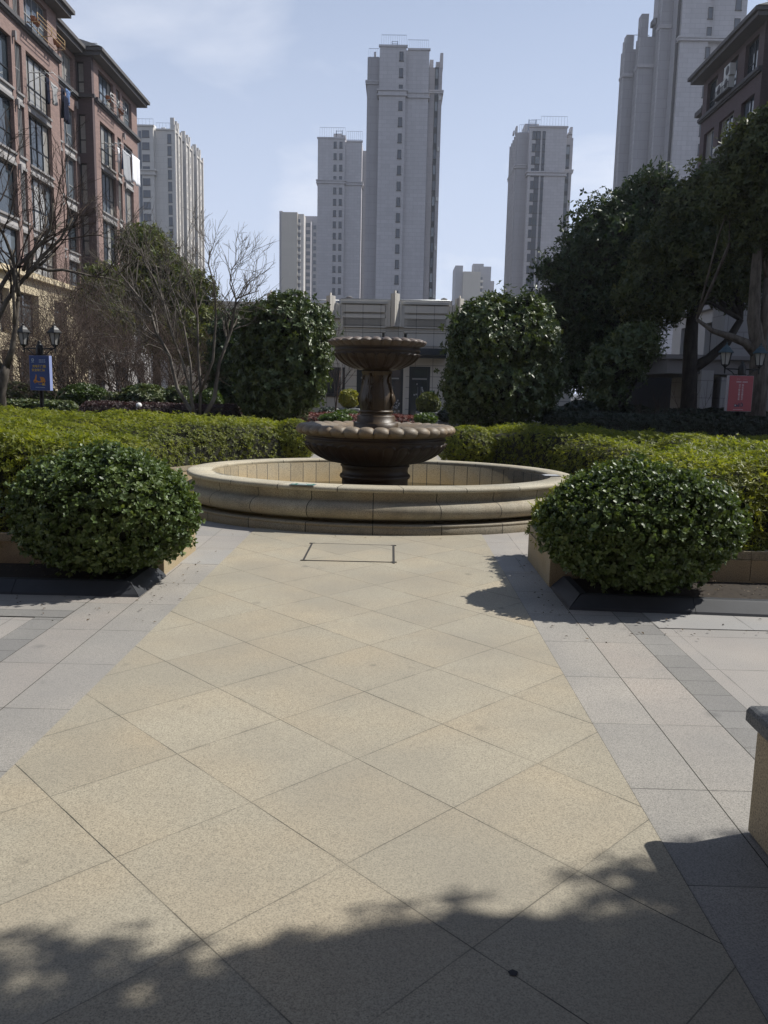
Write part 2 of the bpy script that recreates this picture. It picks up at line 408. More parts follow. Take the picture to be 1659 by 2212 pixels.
wt.links.new(WM('MULTIPLY', rp.outputs[0], .55), cm.inputs[0]); wt.links.new(vm.outputs[2], cm.inputs[6]); cm.inputs[7].default_value = (11., 11.2, 12., 1)
wt.links.new(cm.outputs[2], bg.inputs[0]); bg.inputs[1].default_value = .085
SC.view_settings.view_transform = 'Standard'; SC.view_settings.look = 'None'; SC.view_settings.exposure = .17; SC.view_settings.gamma = 1; SC.view_settings.use_curve_mapping = False
SC.render.engine = 'CYCLES'; SC.cycles.use_denoising = True; SC.cycles.max_bounces = 6; SC.cycles.diffuse_bounces = 3; SC.cycles.glossy_bounces = 3; SC.cycles.transmission_bounces = 4
SC.cycles.sample_clamp_indirect = 4.; SC.cycles.caustics_reflective = False; SC.cycles.caustics_refractive = False

# ================================================================ materials
CREAM = (.40, .33, .22)
M_strip = slab('yellow_granite_paving', (.358, .322, .246), .59, .59, 2.36, 1.977, PI / 4, jw=.0045, var=.06, warm=(.40, .325, .22), warmk=.5, jdark=.10, jy=.62)
M_grey1 = slab('pale_grey_granite', (.30, .286, .258), 10., .69, 4.9, .52, jw=.005, var=.05, c2=(.34, .315, .278), warm=(.36, .33, .29), warmk=.5)
M_grey2 = slab('warm_grey_granite', (.305, .29, .262), 10., .69, 4.95, .52, jw=.005, var=.05, c2=(.348, .312, .272), warm=(.37, .32, .275), warmk=.5)
M_dark = slab('dark_grey_granite', (.245, .236, .218), 10., .2305, 4.9, .03, jw=.005, var=.12, warm=(.25, .24, .21), warmk=.3)
M_pink = slab('pinkish_granite', (.32, .305, .28), .69, .69, .0, .03, jw=.004, var=.06, c2=(.35, .32, .285), warm=(.38, .33, .285), warmk=.5, stag=.0)
M_cross = slab('cross_band_granite', (.34, .33, .31), .7, 10., 1.97, 4., jw=.005, var=.07, warm=(.38, .34, .29), warmk=.5)
M_ground = plain('bare_earth', (.10, .085, .06), .95, var=.35, scale=1.5)
M_asph = plain('asphalt', (.07, .07, .072), .9, var=.15, scale=3)
M_soil = plain('planting_soil', (.035, .027, .02), .95, var=.5, scale=22.)
M_black = plain('black_stone_kerb', (.034, .037, .043), .55, var=.35, scale=7.)
M_plant = granite('cream_granite_planter', (.37, .305, .20), warm=(.40, .30, .17), scale=130., dirt=.35)
M_plcap = granite('planter_cap_granite', (.33, .28, .20), warm=(.30, .25, .17), scale=130., dirt=.4)
M_bench = granite('bench_granite', (.34, .28, .19), warm=(.36, .28, .17), scale=130., dirt=.45, lo=.4)
M_bcap = granite('bench_cap_granite', (.13, .135, .14), scale=150., dirt=.4, lo=.4)
AX_ = (2.745, 2.11); BX = -.205
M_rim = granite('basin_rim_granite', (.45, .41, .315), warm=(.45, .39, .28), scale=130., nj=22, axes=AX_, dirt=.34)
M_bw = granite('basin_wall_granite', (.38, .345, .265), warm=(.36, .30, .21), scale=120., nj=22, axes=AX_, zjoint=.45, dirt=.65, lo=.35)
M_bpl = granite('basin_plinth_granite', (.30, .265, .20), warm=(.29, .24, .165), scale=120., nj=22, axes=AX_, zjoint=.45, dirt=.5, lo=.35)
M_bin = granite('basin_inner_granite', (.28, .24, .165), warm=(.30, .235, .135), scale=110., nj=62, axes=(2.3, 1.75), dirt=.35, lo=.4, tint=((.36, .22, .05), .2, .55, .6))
M_fdark = granite('dark_red_granite', (.033, .022, .015), rough=.48, warm=(.050, .03, .019), scale=170., dirt=.35, spec=.4)
M_fcol = granite('brown_wet_granite', (.052, .036, .022), rough=.42, warm=(.09, .057, .025), scale=150., dirt=.4, spec=.45)
M_frim = granite('weathered_bowl_rim_granite', (.20, .165, .12), rough=.55, warm=(.24, .16, .085), scale=150., dirt=.45, spec=.5)
M_frimu = granite('upper_bowl_rim_granite', (.13, .105, .09), rough=.55, warm=(.13, .09, .065), scale=150., dirt=.45, spec=.5)
def water_mat(name, c):
    t = NT(name); t.bump(t.noise(t.pos(), 9., 2.), .05, .02); return t.fin(c, .04, spec=.6)
M_water = water_mat('still_pool_water', (.035, .03, .015))
M_wdish = water_mat('shallow_dish_water', (.05, .045, .035))
M_iron = plain('black_painted_iron', (.012, .013, .014), .4, var=.2)
M_igreen = plain('verdigris_painted_iron', (.03, .06, .075), .5, var=.25)
M_lampglass = plain('frosted_lamp_glass', (.40, .40, .38), .35, var=.06)
M_white = plain('white_paint', (.75, .75, .75), .5, var=.04)

# ================================================================ ground and paving
struct('ground', MB().quad((-2500, -2500, -.03), (2500, -2500, -.03), (2500, 2500, -.03), (-2500, 2500, -.03)), M_asph)
struct('plaza_paving', MB().quad((-9.5, -10, 0), (9.5, -10, 0), (9.5, 17.2, 0), (-9.5, 17.2, 0)), M_pink)
struct('central_path', MB().quad((-1.675, -10, .008), (1.055, -10, .008), (1.055, 45, .008), (-1.675, 45, .008)), M_strip)
M_joint = plain('dark_joint_sand', (.05, .045, .035), .95, var=.5, scale=12.)
for x0, x1 in ((-2.612, -1.66), (1.04, 1.967)): struct('joint_bed', MB().quad((x0, -10, .0025), (x1, -10, .0025), (x1, 7.5, .0025), (x0, 7.5, .0025)), M_joint)
for x0, x1, m in ((-2.0325, -1.679, M_grey1), (1.059, 1.3925, M_grey1), (-2.3875, -2.0375, M_grey2), (1.3975, 1.7325, M_grey2), (-2.6075, -2.3925, M_dark), (1.7375, 1.9625, M_dark)):
    struct('path_border', MB().quad((x0, -10, .004), (x1, -10, .004), (x1, 7.5, .004), (x0, 7.5, .004)), m)
for x0, x1 in ((-2.2, -1.675), (1.055, 1.6)):
    struct('cross_band', MB().quad((x0, 7.502, .0055), (x1, 7.502, .0055), (x1, 8.18, .0055), (x0, 8.18, .0055)), M_cross)
struct('cross_band', MB().quad((1.967, 5.73, .0055), (9.5, 5.73, .0055), (9.5, 6.2, .0055), (1.965, 6.2, .0055)), M_cross)
struct('cross_band', MB().quad((-9.5, 5.812, .0065), (-2.392, 5.812, .0065), (-2.392, 6.25, .0065), (-9.5, 6.25, .0065)), M_grey2)
struct('cross_band', MB().quad((-9.5, 5.62, .0075), (-2.392, 5.62, .0075), (-2.392, 5.808, .0075), (-9.5, 5.808, .0075)), M_dark)
struct('garden_soil', MB().quad((-30, 17.2, .0), (-2.2, 17.2, .0), (-2.2, 44, .0), (-30, 44, .0)).quad((1.6, 17.2, .0), (30, 17.2, .0), (30, 44, .0), (1.6, 44, .0)), M_ground)
struct('forecourt_paving', MB().quad((-2.2, 17.2, .002), (1.6, 17.2, .002), (1.6, 46, .002), (-2.2, 46, .002)), M_grey2)
# round gum spot, manhole cover
mb = MB(); mb.v = []; k = 40
mb.add([(.381 + .014 * (1 + .12 * math.sin(3 * a)) * math.cos(a), 2.128 + .013 * (1 + .1 * math.sin(5 * a)) * math.sin(a), .0105) for a in [2 * PI * i / k for i in range(k)]], [tuple(range(k))])
struct('paving_stain', mb, plain('tar_black', (.03, .03, .034), .8, var=.3))
t = thing('access_cover', 'rectangular paved access cover with dark iron edge strips, set in the yellow path', 'access cover', (-.45, 8.2, .008))
cA, cB, cCc, cD = (-.89, 7.75), (.006, 7.76), (0., 8.62), (-.895, 8.64)
obj('cover_slab', MB().quad((*cA, .0125), (*cB, .0125), (*cCc, .0125), (*cD, .0125)), M_strip, t)
fr = MB()
def strip2(a, b, w, z):
    d = Vector((b[0] - a[0], b[1] - a[1])).normalized(); n = Vector((-d.y, d.x)) * w * .5
    fr.prism([(a[0] - n.x, a[1] - n.y), (b[0] - n.x, b[1] - n.y), (b[0] + n.x, b[1] + n.y), (a[0] + n.x, a[1] + n.y)], z - .006, z)
strip2(cA, cB, .009, .0145); strip2(cD, cCc, .008, .0145); strip2(cA, cD, .018, .0148); strip2((cB[0], cB[1] - .05), cCc, .022, .0151)
for q in (cA, cB, cCc, cD): fr.box(q[0] - .03, q[0] + .03, q[1] - .010, q[1] + .010, .010, .0157)
obj('cover_frame', fr, plain('rusty_iron_edge', (.045, .042, .038), .7, var=.4), t)

# ================================================================ fountain
FX, FY = -.29, 11.45
ft = thing('fountain', 'tiered dark granite fountain with two petal-edged bowls in an oval cream stone basin', 'fountain', (FX, FY, 0))
a0, b0 = AX_
def oval(prof, n=160, cap0=False, cap1=False):
    return MB().loft([[(BX + (a0 + o) * math.cos(2 * PI * k / n), FY + (b0 + o) * math.sin(2 * PI * k / n), z) for k in range(n)] for o, z in prof], cap0, cap1, True)
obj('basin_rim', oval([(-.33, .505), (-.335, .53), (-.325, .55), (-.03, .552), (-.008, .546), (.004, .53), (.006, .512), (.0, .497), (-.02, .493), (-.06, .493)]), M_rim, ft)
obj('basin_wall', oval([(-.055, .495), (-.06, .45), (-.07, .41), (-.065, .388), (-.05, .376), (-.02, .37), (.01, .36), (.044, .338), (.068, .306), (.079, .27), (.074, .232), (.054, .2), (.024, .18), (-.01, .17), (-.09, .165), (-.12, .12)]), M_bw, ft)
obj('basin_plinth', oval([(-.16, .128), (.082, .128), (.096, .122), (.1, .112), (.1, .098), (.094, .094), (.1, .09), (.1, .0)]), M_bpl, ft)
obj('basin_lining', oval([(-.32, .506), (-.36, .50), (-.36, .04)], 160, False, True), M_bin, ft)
obj('pool_water', oval([(-.36, .19), (-.37, .19)], 96, False, True), M_water, ft)
obj('pedestal', MB().lathe(FX, FY, [(.475, .05), (.475, .44), (.50, .45), (.51, .475), (.50, .50), (.478, .51), (.47, .56), (.478, .60), (.50, .625), (.47, .66), (.3, .67)], 64), M_fdark, ft)
def lobes(a, n, p=.45): return abs(math.cos(a * n / 2)) ** p
def bowl(name, prof, n_flute, z0, z1, amp, m, N=416):
    """turned bowl with tongue-shaped gadroons between z0 and z1"""
    rings = []
    for r, z in prof:
        ring = []
        for k in range(N):
            a = 2 * PI * k / N; rr = r
            if z0 <= z <= z1:
                q = (z - z0) / (z1 - z0); c = abs(((a * n_flute / (2 * PI)) % 1) - .5) * 2     # 0 at the middle of a tongue
                tip = max(0., (q - .78) / .22); edge = math.sqrt(max(0., 1 - tip * tip))
                inside = c < .86 * edge
                ridge = math.exp(-((c - .86 * edge) / .075) ** 2) if q < .99 else 0
                rr = r + amp * ((1 - c * c) * .7 if inside else 0.) + amp * 1.1 * ridge
            ring.append((FX + rr * math.cos(a), FY + rr * math.sin(a), z))
        rings.append(ring)
    return obj(name, MB().loft(rings, smooth=True), m, ft)
def arc_prof(r0, z0, r1, z1, n, e=1.6):
    """swelling bowl side from (r0,z0) out to (r1,z1)"""
    return [(r0 + (r1 - r0) * math.sin(i / n * PI / 2) ** .92, z0 + (z1 - z0) * (1 - math.cos(i / n * PI / 2)) ** (1 / e * 1.15)) for i in range(n + 1)]
lb = bowl('lower_bowl', [(.44, .655)] + arc_prof(.47, .655, .985, .985, 44), 30, .68, .955, .034, M_fdark)
obj('bowl_neck', MB().lathe(FX, FY, [(.985, .985), (1.0, .99), (1.008, 1.005), (1.0, 1.02), (.985, 1.025), (.985, 1.045), (1.0, 1.055), (1.02, 1.07)], 128), M_fdark, lb)
def petal_rim(name, ro, rin, zlo, zhi, n, m, parent, N=512, rn=1.0):
    """ring of rounded petals that droop over the bowl's edge"""
    prof = [(rn, zlo - .01, 0.), (ro - .09, zlo + .0, .4), (ro - .03, zlo + .018, 1.), (ro, zlo + .05, 1.), (ro + .002, zlo + .08, 1.), (ro - .012, zhi - .035, 1.), (ro - .04, zhi - .012, 1.), (ro - .08, zhi, 1.), (ro - .13, zhi, .9), (ro - .18, zhi - .012, .6), (rin, zhi - .03, .2), (rin - .05, zhi - .06, 0.), (rin - .3, zhi - .1, 0.)]
    rings = []
    for r, z, k in prof:
        ring = []
        for j in range(N):
            a = 2 * PI * j / N; c = lobes(a, n, .42)
            rr = r - k * .046 * (1 - c); zz = z - k * .036 * (1 - c) * (1 if z > (zlo + zhi) / 2 else -.5)
            ring.append((FX + rr * math.cos(a), FY + rr * math.sin(a), zz))
        rings.append(ring)
    return obj(name, MB().loft(rings, smooth=True), m, parent)
petal_rim('petal_rim', 1.135, .90, 1.07, 1.215, 34, M_frim, lb)
obj('dish_water', MB().lathe(FX, FY, [(.93, 1.165), (.2, 1.165)], 64), M_wdish, lb)
obj('column_base', MB().lathe(FX, FY, [(.32, 1.15), (.32, 1.235), (.30, 1.24), (.272, 1.245), (.272, 1.325), (.262, 1.338), (.24, 1.342), (.225, 1.352), (.232, 1.375), (.245, 1.385), (.245, 1.40), (.225, 1.412)], 72), M_fcol, ft)
colp = []
for i in range(40):
    q = i / 39; z = 1.41 + q * .545
    r = .212 + .030 * math.exp(-((q - .28) / .24) ** 2) - .022 * math.exp(-((q - .80) / .22) ** 2) + (.012 if q > .93 else 0)
    colp.append((r, z))
cs = obj('column_shaft', MB().loft([[(FX + (r + .006 * (abs(math.cos(4 * (a + .25))) > .93) - 0) * math.cos(a), FY + (r + .006 * (abs(math.cos(4 * (a + .25))) > .93)) * math.sin(a), z) for a in [2 * PI * k / 160 for k in range(160)]] for r, z in colp], smooth=True), M_fcol, ft)
# carved relief panels on the shaft: scrolls, a rosette and hanging garlands
def crad(z):
    q = min(max((z - 1.41) / .545, 0), 1); return .212 + .030 * math.exp(-((q - .28) / .24) ** 2) - .022 * math.exp(-((q - .80) / .22) ** 2)
def on_col(a, z, o=.008): r = crad(z) + o; return (FX + r * math.cos(a), FY + r * math.sin(a), z)
for az in range(4):
    a0_ = -PI / 2 - .42 + az * PI / 2; gb = MB()
    for s in (-1, 1):
        gb.tube([on_col(a0_ + s * .04, 1.90), on_col(a0_ + s * .13, 1.86), on_col(a0_ + s * .16, 1.80, .016), on_col(a0_ + s * .09, 1.77, .02), on_col(a0_ + s * .03, 1.80, .014)], [.011, .014, .016, .013, .009], 6)
        gb.tube([on_col(a0_ + s * .02, 1.66, .012), on_col(a0_ + s * .12, 1.61, .02), on_col(a0_ + s * .15, 1.55, .026), on_col(a0_ + s * .08, 1.51, .024)], [.012, .018, .018, .01], 6)
        gb.tube([on_col(a0_, 1.50, .02), on_col(a0_ + s * .06, 1.455, .016), on_col(a0_ + s * .14, 1.435, .01)], [.012, .013, .008], 6)
    gb.tube([on_col(a0_, z_, .012 + .006 * (i % 2)) for i, z_ in enumerate((1.92, 1.86, 1.8, 1.74, 1.68, 1.62, 1.56, 1.5, 1.44))], [.014, .022, .016, .024, .018, .026, .03, .02, .01], 7)
    gb.tube([on_col(a0_ - .17, 1.745, .006), on_col(a0_, 1.745, .026), on_col(a0_ + .17, 1.745, .006)], [.008, .016, .008], 6)
    gb.tube([on_col(a0_ - .17, 1.585, .006), on_col(a0_, 1.585, .03), on_col(a0_ + .17, 1.585, .006)], [.008, .017, .008], 6)
    obj('garland', gb, M_fcol, cs)
    rb = MB(); a1 = a0_ + PI / 4
    for k in range(4):
        q = PI / 4 + k * PI / 2; rb.tube([on_col(a1, 1.86, .006), on_col(a1 + .16 * math.cos(q), 1.86 + .03 * math.sin(q), .014), on_col(a1 + .22 * math.cos(q), 1.86 + .042 * math.sin(q), .004)], [.008, .014, .005], 6)
    obj('rosette', rb, M_fcol, cs)
ub = bowl('upper_bowl', [(.16, 1.955)] + arc_prof(.19, 1.965, .585, 2.215, 44), 24, 1.985, 2.195, .026, M_fdark)
obj('bowl_neck', MB().lathe(FX, FY, [(.585, 2.215), (.60, 2.22), (.606, 2.235), (.60, 2.25), (.59, 2.255), (.59, 2.275), (.60, 2.285)], 112), M_fdark, ub)
petal_rim('petal_rim', .69, .50, 2.292, 2.40, 28, M_frimu, ub, 448, rn=.595)
# two safety plaques lying on the rim
def plaque(name, label, c, ang, w, h, cm_, cf, bars):
    ca, sa = math.cos(ang), math.sin(ang)
    def P(u, v, z): return (c[0] + u * ca - v * sa, c[1] + u * sa + v * ca, z)
    def slabq(mb, u0, u1, v0, v1, z0, z1):
        mb.add([P(u, v, z) for z in (z0, z1) for u, v in ((u0, v0), (u1, v0), (u1, v1), (u0, v1))], [(3, 2, 1, 0), (4, 5, 6, 7), (0, 1, 5, 4), (1, 2, 6, 5), (2, 3, 7, 6), (3, 0, 4, 7)])
    t = thing(name, label, 'plaque', (c[0], c[1], .552))
    b = MB(); slabq(b, -w / 2, w / 2, -h / 2, h / 2, .550, .560); obj('plate', b, cf, t)
    b = MB(); slabq(b, -w / 2 + .014, w / 2 - .014, -h / 2 + .014, h / 2 - .014, .5603, .563); p_ = obj('panel', b, cm_, t)
    b = MB()
    for u0, u1, v in bars: slabq(b, u0 * w, u1 * w, (v - .06) * h, (v + .06) * h, .5632, .5645)
    obj('lettering', b, M_white, p_)
plaque('safety_plaque', 'green and white safety plaque lying on the front of the fountain rim', tuple(at(654, 1045.5, 9.50))[:2], R(-8), .30, .155, plain('green_print', (.03, .19, .13), .35), plain('grey_plaque_edge', (.20, .22, .24), .4), [(-.42, -.3, .1), (-.2, .1, .2), (.14, .38, .2), (-.2, .38, -.05), (-.2, .2, -.28), (-.42, -.3, -.2)])
plaque('safety_plaque', 'grey framed safety plaque lying on the right end of the fountain rim', (2.19, 11.22), R(4), .235, .20, plain('pale_grey_print', (.45, .47, .50), .3), plain('steel_plaque_edge', (.11, .12, .14), .35), [(-.35, .35, .25), (-.35, .1, .0), (-.35, .3, -.25)])

# ================================================================ planters, kerbs, beds
def wall_run(pts, z0, z1, th, blk, mb_wall, mb_cap, ovh=.012, capz=.075, gap=.005):
    """blocks of stone following a line; thickness lies to the left of the walking direction"""
    for (x0, y0), (x1, y1) in zip(pts, pts[1:]):
        L = math.hypot(x1 - x0, y1 - y0); d = Vector(((x1 - x0) / L, (y1 - y0) / L)); n = Vector((-d.y, d.x)); k = max(1, round(L / blk))
        for i in range(k):
            s0, s1 = L * i / k + gap / 2, L * (i + 1) / k - gap / 2
            def q(s, o): return (x0 + d.x * s + n.x * o, y0 + d.y * s + n.y * o)
            mb_wall.prism([q(s0, 0), q(s1, 0), q(s1, th), q(s0, th)], z0, z1 - capz)
            mb_cap.prism([q(s0, -ovh), q(s1, -ovh), q(s1, th + ovh), q(s0, th + ovh)], z1 - capz + .004, z1)
def inset(poly, d):
    c = []
    n = len(poly)
    for i in range(n):
        p0, p1, p2 = Vector(poly[i - 1]), Vector(poly[i]), Vector(poly[(i + 1) % n])
        a = (p1 - p0).normalized(); b = (p2 - p1).normalized(); nn = (Vector((-a.y, a.x)) + Vector((-b.y, b.x)))
        nn = nn.normalized() if nn.length > 1e-6 else Vector((-a.y, a.x)); c.append(tuple(p1 + nn * d))
    return c
CR = 3.75
def arcpts(a0, a1, n, r=CR): return [(FX + r * math.cos(R(a0 + (a1 - a0) * i / n)), FY + r * math.sin(R(a0 + (a1 - a0) * i / n))) for i in range(n + 1)]
LX, RX = -2.06, 1.385
aL = math.degrees(math.acos((LX - FX) / CR)); aR = math.degrees(math.acos((RX - FX) / CR))
polyL = [(-9.3, 7.0), (LX, 7.0)] + [(LX, FY - CR * math.sin(R(aL)))] + arcpts(360 - aL, aL, 16)[1:] + [(LX, 17.0), (-9.3, 17.0)]
polyR = [(9.3, 6.92), (RX, 6.92)] + [(RX, FY - CR * math.sin(R(aR)))] + arcpts(-aR, aR, 16)[1:] + [(RX, 17.0), (9.3, 17.0)]
PZ = .36
for poly, lab, side in ((polyL, 'low cream granite planter wall curving round the left of the fountain', 1), (polyR, 'low cream granite planter wall curving round the right of the fountain', -1)):
    t = thing('stone_planter', lab, 'planter', (poly[1][0], poly[1][1], 0))
    w, c = MB(), MB(); pp = poly if side == 1 else poly
    wall_run(poly[:-1] if side == 1 else [poly[i] for i in range(len(poly) - 1)], 0, PZ, .16 * side, .85, w, c)
    obj('planter_wall', w, M_plant, t); obj('coping', c, M_plcap, t)
    x0 = poly[0][0] * 1.0
    obj('planter_soil', MB().prism(inset(poly, .1 * side), .01, PZ - .1), M_soil, t)
# sloping black kerbs with soil behind
def kerb(label, pts, x):
    t = thing('bed_edging', label, 'kerb', (pts[0][0], pts[0][1], 0))
    m = MB()
    for (a, b) in zip(pts, pts[1:]):
        L = math.hypot(b[0] - a[0], b[1] - a[1]); d = Vector(((b[0] - a[0]) / L, (b[1] - a[1]) / L)); n = Vector((-d.y, d.x)) * x
        k = max(1, round(L / 1.0))
        for i in range(k):
            s0, s1 = L * i / k + .002, L * (i + 1) / k - .002; e0 = .0; e1 = .0
            prof = [(0, 0), (.015, .025), (.10, .10), (.11, .108), (.17, .108), (.17, .0)]
            def ring(s, first, last):
                return [(a[0] + d.x * (s + (o if first else (-o if last else 0))) + n.x * o, a[1] + d.y * (s + (o if first else (-o if last else 0))) + n.y * o, z) for o, z in prof]
            m.loft([ring(s0, a != pts[0] and i == 0, False), ring(s1, False, b != pts[-1] and i == k - 1)], True, True)
    obj('kerb_stone', m, M_black, t)
    return t
kerb('black sloping stone kerb round the bed of the left round shrub', [(-9.3, 6.15), (-2.04, 6.23), (-2.035, 6.99)], 1)
kerb('black sloping stone kerb round the bed of the right round shrub', [(9.3, 5.72), (1.40, 6.17), (1.395, 6.91)], -1)
struct('bed_soil', MB().quad((-9.3, 6.28, .075), (-2.18, 6.36, .075), (-2.18, 7.0, .085), (-9.3, 7.0, .085)), M_soil)
struct('bed_soil', MB().quad((1.54, 6.28, .075), (9.3, 5.86, .075), (9.3, 6.92, .085), (1.54, 6.92, .085)), M_soil)
# stone bench at the right edge
t = thing('stone_bench', 'granite bench block with a dark rounded cap at the right edge of the paving', 'bench', (1.75, 2.2, 0))
obj('bench_base', MB().box(1.42, 1.98, 1.2, 2.95, .004, .435, .012), M_bench, t)
obj('bench_top', MB().box(1.385, 2.02, 1.15, 2.99, .437, .52, .022), M_bcap, t)

# ================================================================ shrubs and hedges
M_az = leafmat('azalea_leaf', [(.040, .062, .013), (.105, .132, .020), (.20, .215, .030), (.33, .31, .05)], .46, .40, .35)
M_az2 = leafmat('box_leaf', [(.025, .05, .012), (.05, .085, .014), (.085, .12, .018)], .42, .3)
M_pit = leafmat('pittosporum_leaf', [(.042, .068, .026), (.070, .108, .038), (.115, .162, .054), (.22, .265, .09)], .46, .18, .45)
M_osm = leafmat('osmanthus_leaf', [(.03, .055, .021), (.055, .086, .03), (.09, .12, .042), (.17, .18, .06)], .40, .16, .45)
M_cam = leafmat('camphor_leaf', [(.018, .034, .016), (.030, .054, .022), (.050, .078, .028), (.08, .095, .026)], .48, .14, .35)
M_camL = leafmat('sunlit_camphor_leaf', [(.036, .056, .016), (.065, .088, .022), (.11, .125, .028), (.17, .165, .04)], .5, .28, .3)  # lighter, yellower camphor copy: sunshine is put into the leaf colour
M_camR = leafmat('brownish_lit_camphor_leaf', [(.028, .039, .017), (.047, .064, .024), (.075, .092, .032), (.11, .115, .034)], .5, .18, .3)  # warmer, lighter camphor copy; its colour stands in for layered light
M_yel = leafmat('golden_privet_leaf', [(.11, .13, .012), (.22, .22, .02), (.36, .31, .03)], .45, .3)
M_purp = leafmat('purple_barberry_leaf', [(.035, .022, .022), (.06, .036, .034), (.10, .06, .05)], .5, .2, tcol=(1.5, 1.0, .9))
M_red = leafmat('red_loropetalum_leaf', [(.07, .02, .018), (.13, .038, .026), (.22, .075, .048)], .5, .25, tcol=(1.5, .9, .8))
M_var = leafmat('variegated_leaf', [(.022, .042, .016), (.04, .068, .022), (.10, .12, .04), (.24, .23, .10)], .42, .15, .4)
M_dkh = leafmat('dark_hedge_leaf', [(.012, .02, .012), (.022, .034, .016), (.045, .055, .03)], .4, .12)
M_brn = leafmat('brown_groundcover_leaf', [(.04, .03, .02), (.07, .05, .03), (.10, .08, .045)], .6, .15)
M_twig = bark('shrub_twigs', (.035, .028, .018), (.06, .045, .03), 20.)
M_in = plain('shaded_inner_twigs', (.016, .016, .008), .95, var=.5, scale=30.)  # near-black hull colour paints the shaded depth between leaves
def hedge(name, label, cat, poly, z0, top, mat, dens, size, kind='narrow', k=6, rnd=.25, amp=.05, seed=1, group=None, weight=None, step=.09, spread=(50, 85), depth=.05, jit=.35, up=.35, nsc=2., shoots=0., inner=None):
    co, tr = hedge_hull(poly, z0, top, rnd, step, amp, seed, nsc)
    c = np.array(poly).mean(0); t = thing(name, label, cat, (c[0], c[1], z0), group)
    ci = co.copy(); ci[:, 2] = np.maximum(ci[:, 2] - depth * 1.5, z0 - .03)
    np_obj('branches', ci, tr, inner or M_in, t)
    n = int(dens); rng = np.random.default_rng(seed + 100)
    P, Nn = tri_sample(co, tr, n, rng, weight)
    P = P - Nn * (rng.uniform(0, 1, n) ** 1.5 * depth)[:, None]
    if shoots: P = P + Nn * (np.maximum(0, rng.normal(0, 1, n)) * shoots)[:, None]
    patch = np.clip(.5 + .38 * vnoise(P, seed + 3, 2.2), 0, 1)
    np_obj('foliage', *whorls(P, Nn, size, k, kind, spread, jit, up, rng, patch, .55)[:2], mat, t, rnd=None) if False else None
    co2, t2, r2 = whorls(P, Nn, size, k, kind, spread, jit, up, rng, patch, .55)
    np_obj('foliage', co2, t2, mat, t, r2)
    return t
def near_w(c):      # more shoots where the hedge is near and turned to the path
    d = np.hypot(c[:, 0], c[:, 1]); return 1 / (d / 7.) ** 1.15
def topL(x, y):
    z = np.where(y < 10.5, .90 + .42 * np.clip((-x - 2.3) / 2.2, 0, 1) - .22 * np.clip((y - 8.2) / 2, 0, 1), 1.06 - .30 * np.clip((14.2 - y) / 2.5, 0, 1))
    return z
def topR(x, y):
    z = np.where(y < 10.5, .90 + .36 * np.clip((x - 1.9) / 2., 0, 1) - .22 * np.clip((y - 8.2) / 2, 0, 1), 1.06 - .30 * np.clip((14.2 - y) / 2.5, 0, 1) - .16 * np.clip((x - 2.2) / 3.2, 0, 1))
    return z
hL = [(-9.2, 7.12), (-2.15, 7.12), (-2.12, 8.4)] + arcpts(360 - aL - 3, aL, 14, 3.8)[:] + [(-1.98, 15.2), (-1.98, 16.7), (-9.2, 16.7)]
hR = [(9.2, 7.05), (1.50, 7.05), (1.46, 8.4)] + arcpts(-aR + 3, aR, 14, 3.8) + [(1.62, 15.2), (1.62, 16.7), (9.2, 16.7)]
hedge('azalea_hedge', 'yellow-green clipped hedge filling the planter left of the fountain', 'hedge', hL, .27, topL, M_az, 46000, .052, rnd=.5, amp=.14, nsc=1.3, seed=11, weight=near_w, depth=.09, shoots=.03, group='clipped hedges in the planters')
hedge('azalea_hedge', 'yellow-green clipped hedge filling the planter right of the fountain', 'hedge', hR, .27, topR, M_az, 46000, .052, rnd=.5, amp=.14, nsc=1.3, seed=12, weight=near_w, depth=.09, shoots=.03, group='clipped hedges in the planters')
def shrub(name, label, cat, c, r, mat, n, size, kind='full', k=6, seed=1, amp=.1, depth=.12, z0=None, spread=(55, 95), jit=.4, up=.25, group=None, stem=True, flat=None, sc=1.2, shoots=0., hull=.80):
    z0 = c[2] - r[2] if z0 is None else z0
    t = thing(name, label, cat, (c[0], c[1], z0), group); rng = np.random.default_rng(seed + 50)
    co, tr = blob_mesh(c, r, seed, amp, 26, sc, flat)
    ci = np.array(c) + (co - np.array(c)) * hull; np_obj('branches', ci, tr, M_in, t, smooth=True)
    P, Nn = tri_sample(co, tr, n, rng); P = P - Nn * (rng.uniform(0, 1, n) ** 1.3 * depth)[:, None]
    if shoots: P = P + Nn * (np.maximum(0, rng.normal(-.3, 1, n)) * shoots)[:, None]
    if flat is not None: keep = P[:, 2] > flat + .01; P, Nn = P[keep], Nn[keep]
    patch = np.clip(.5 + .4 * vnoise(P, seed + 3, 4. / max(r)), 0, 1)
    co2, t2, r2 = whorls(P, Nn, size, k, kind, spread, jit, up, rng, patch, .45)
    np_obj('foliage', co2, t2, mat, t, r2)
    if stem:
        m = MB()
        for i in range(5):
            a = rng.uniform(0, 6.3); m.tube([(c[0] + .06 * math.cos(a), c[1] + .06 * math.sin(a), z0 - .05), (c[0] + r[0] * .2 * math.cos(a), c[1] + r[1] * .2 * math.sin(a), z0 + r[2] * .4), (c[0] + r[0] * .5 * math.cos(a), c[1] + r[1] * .5 * math.sin(a), z0 + r[2] * .9)], [.022, .017, .01], 6)
        obj('stem', m, M_twig, t)
    return t
shrub('round_shrub', 'large round glossy dark green shrub in the black-edged bed, left of the path', 'shrub', (-2.48, 6.74, .63), (.77, .60, .52), M_pit, 8200, .043, seed=21, amp=.10, depth=.20, spread=(15, 74), up=.5, shoots=.035, hull=.74, z0=.1, group='round glossy shrubs beside the path')
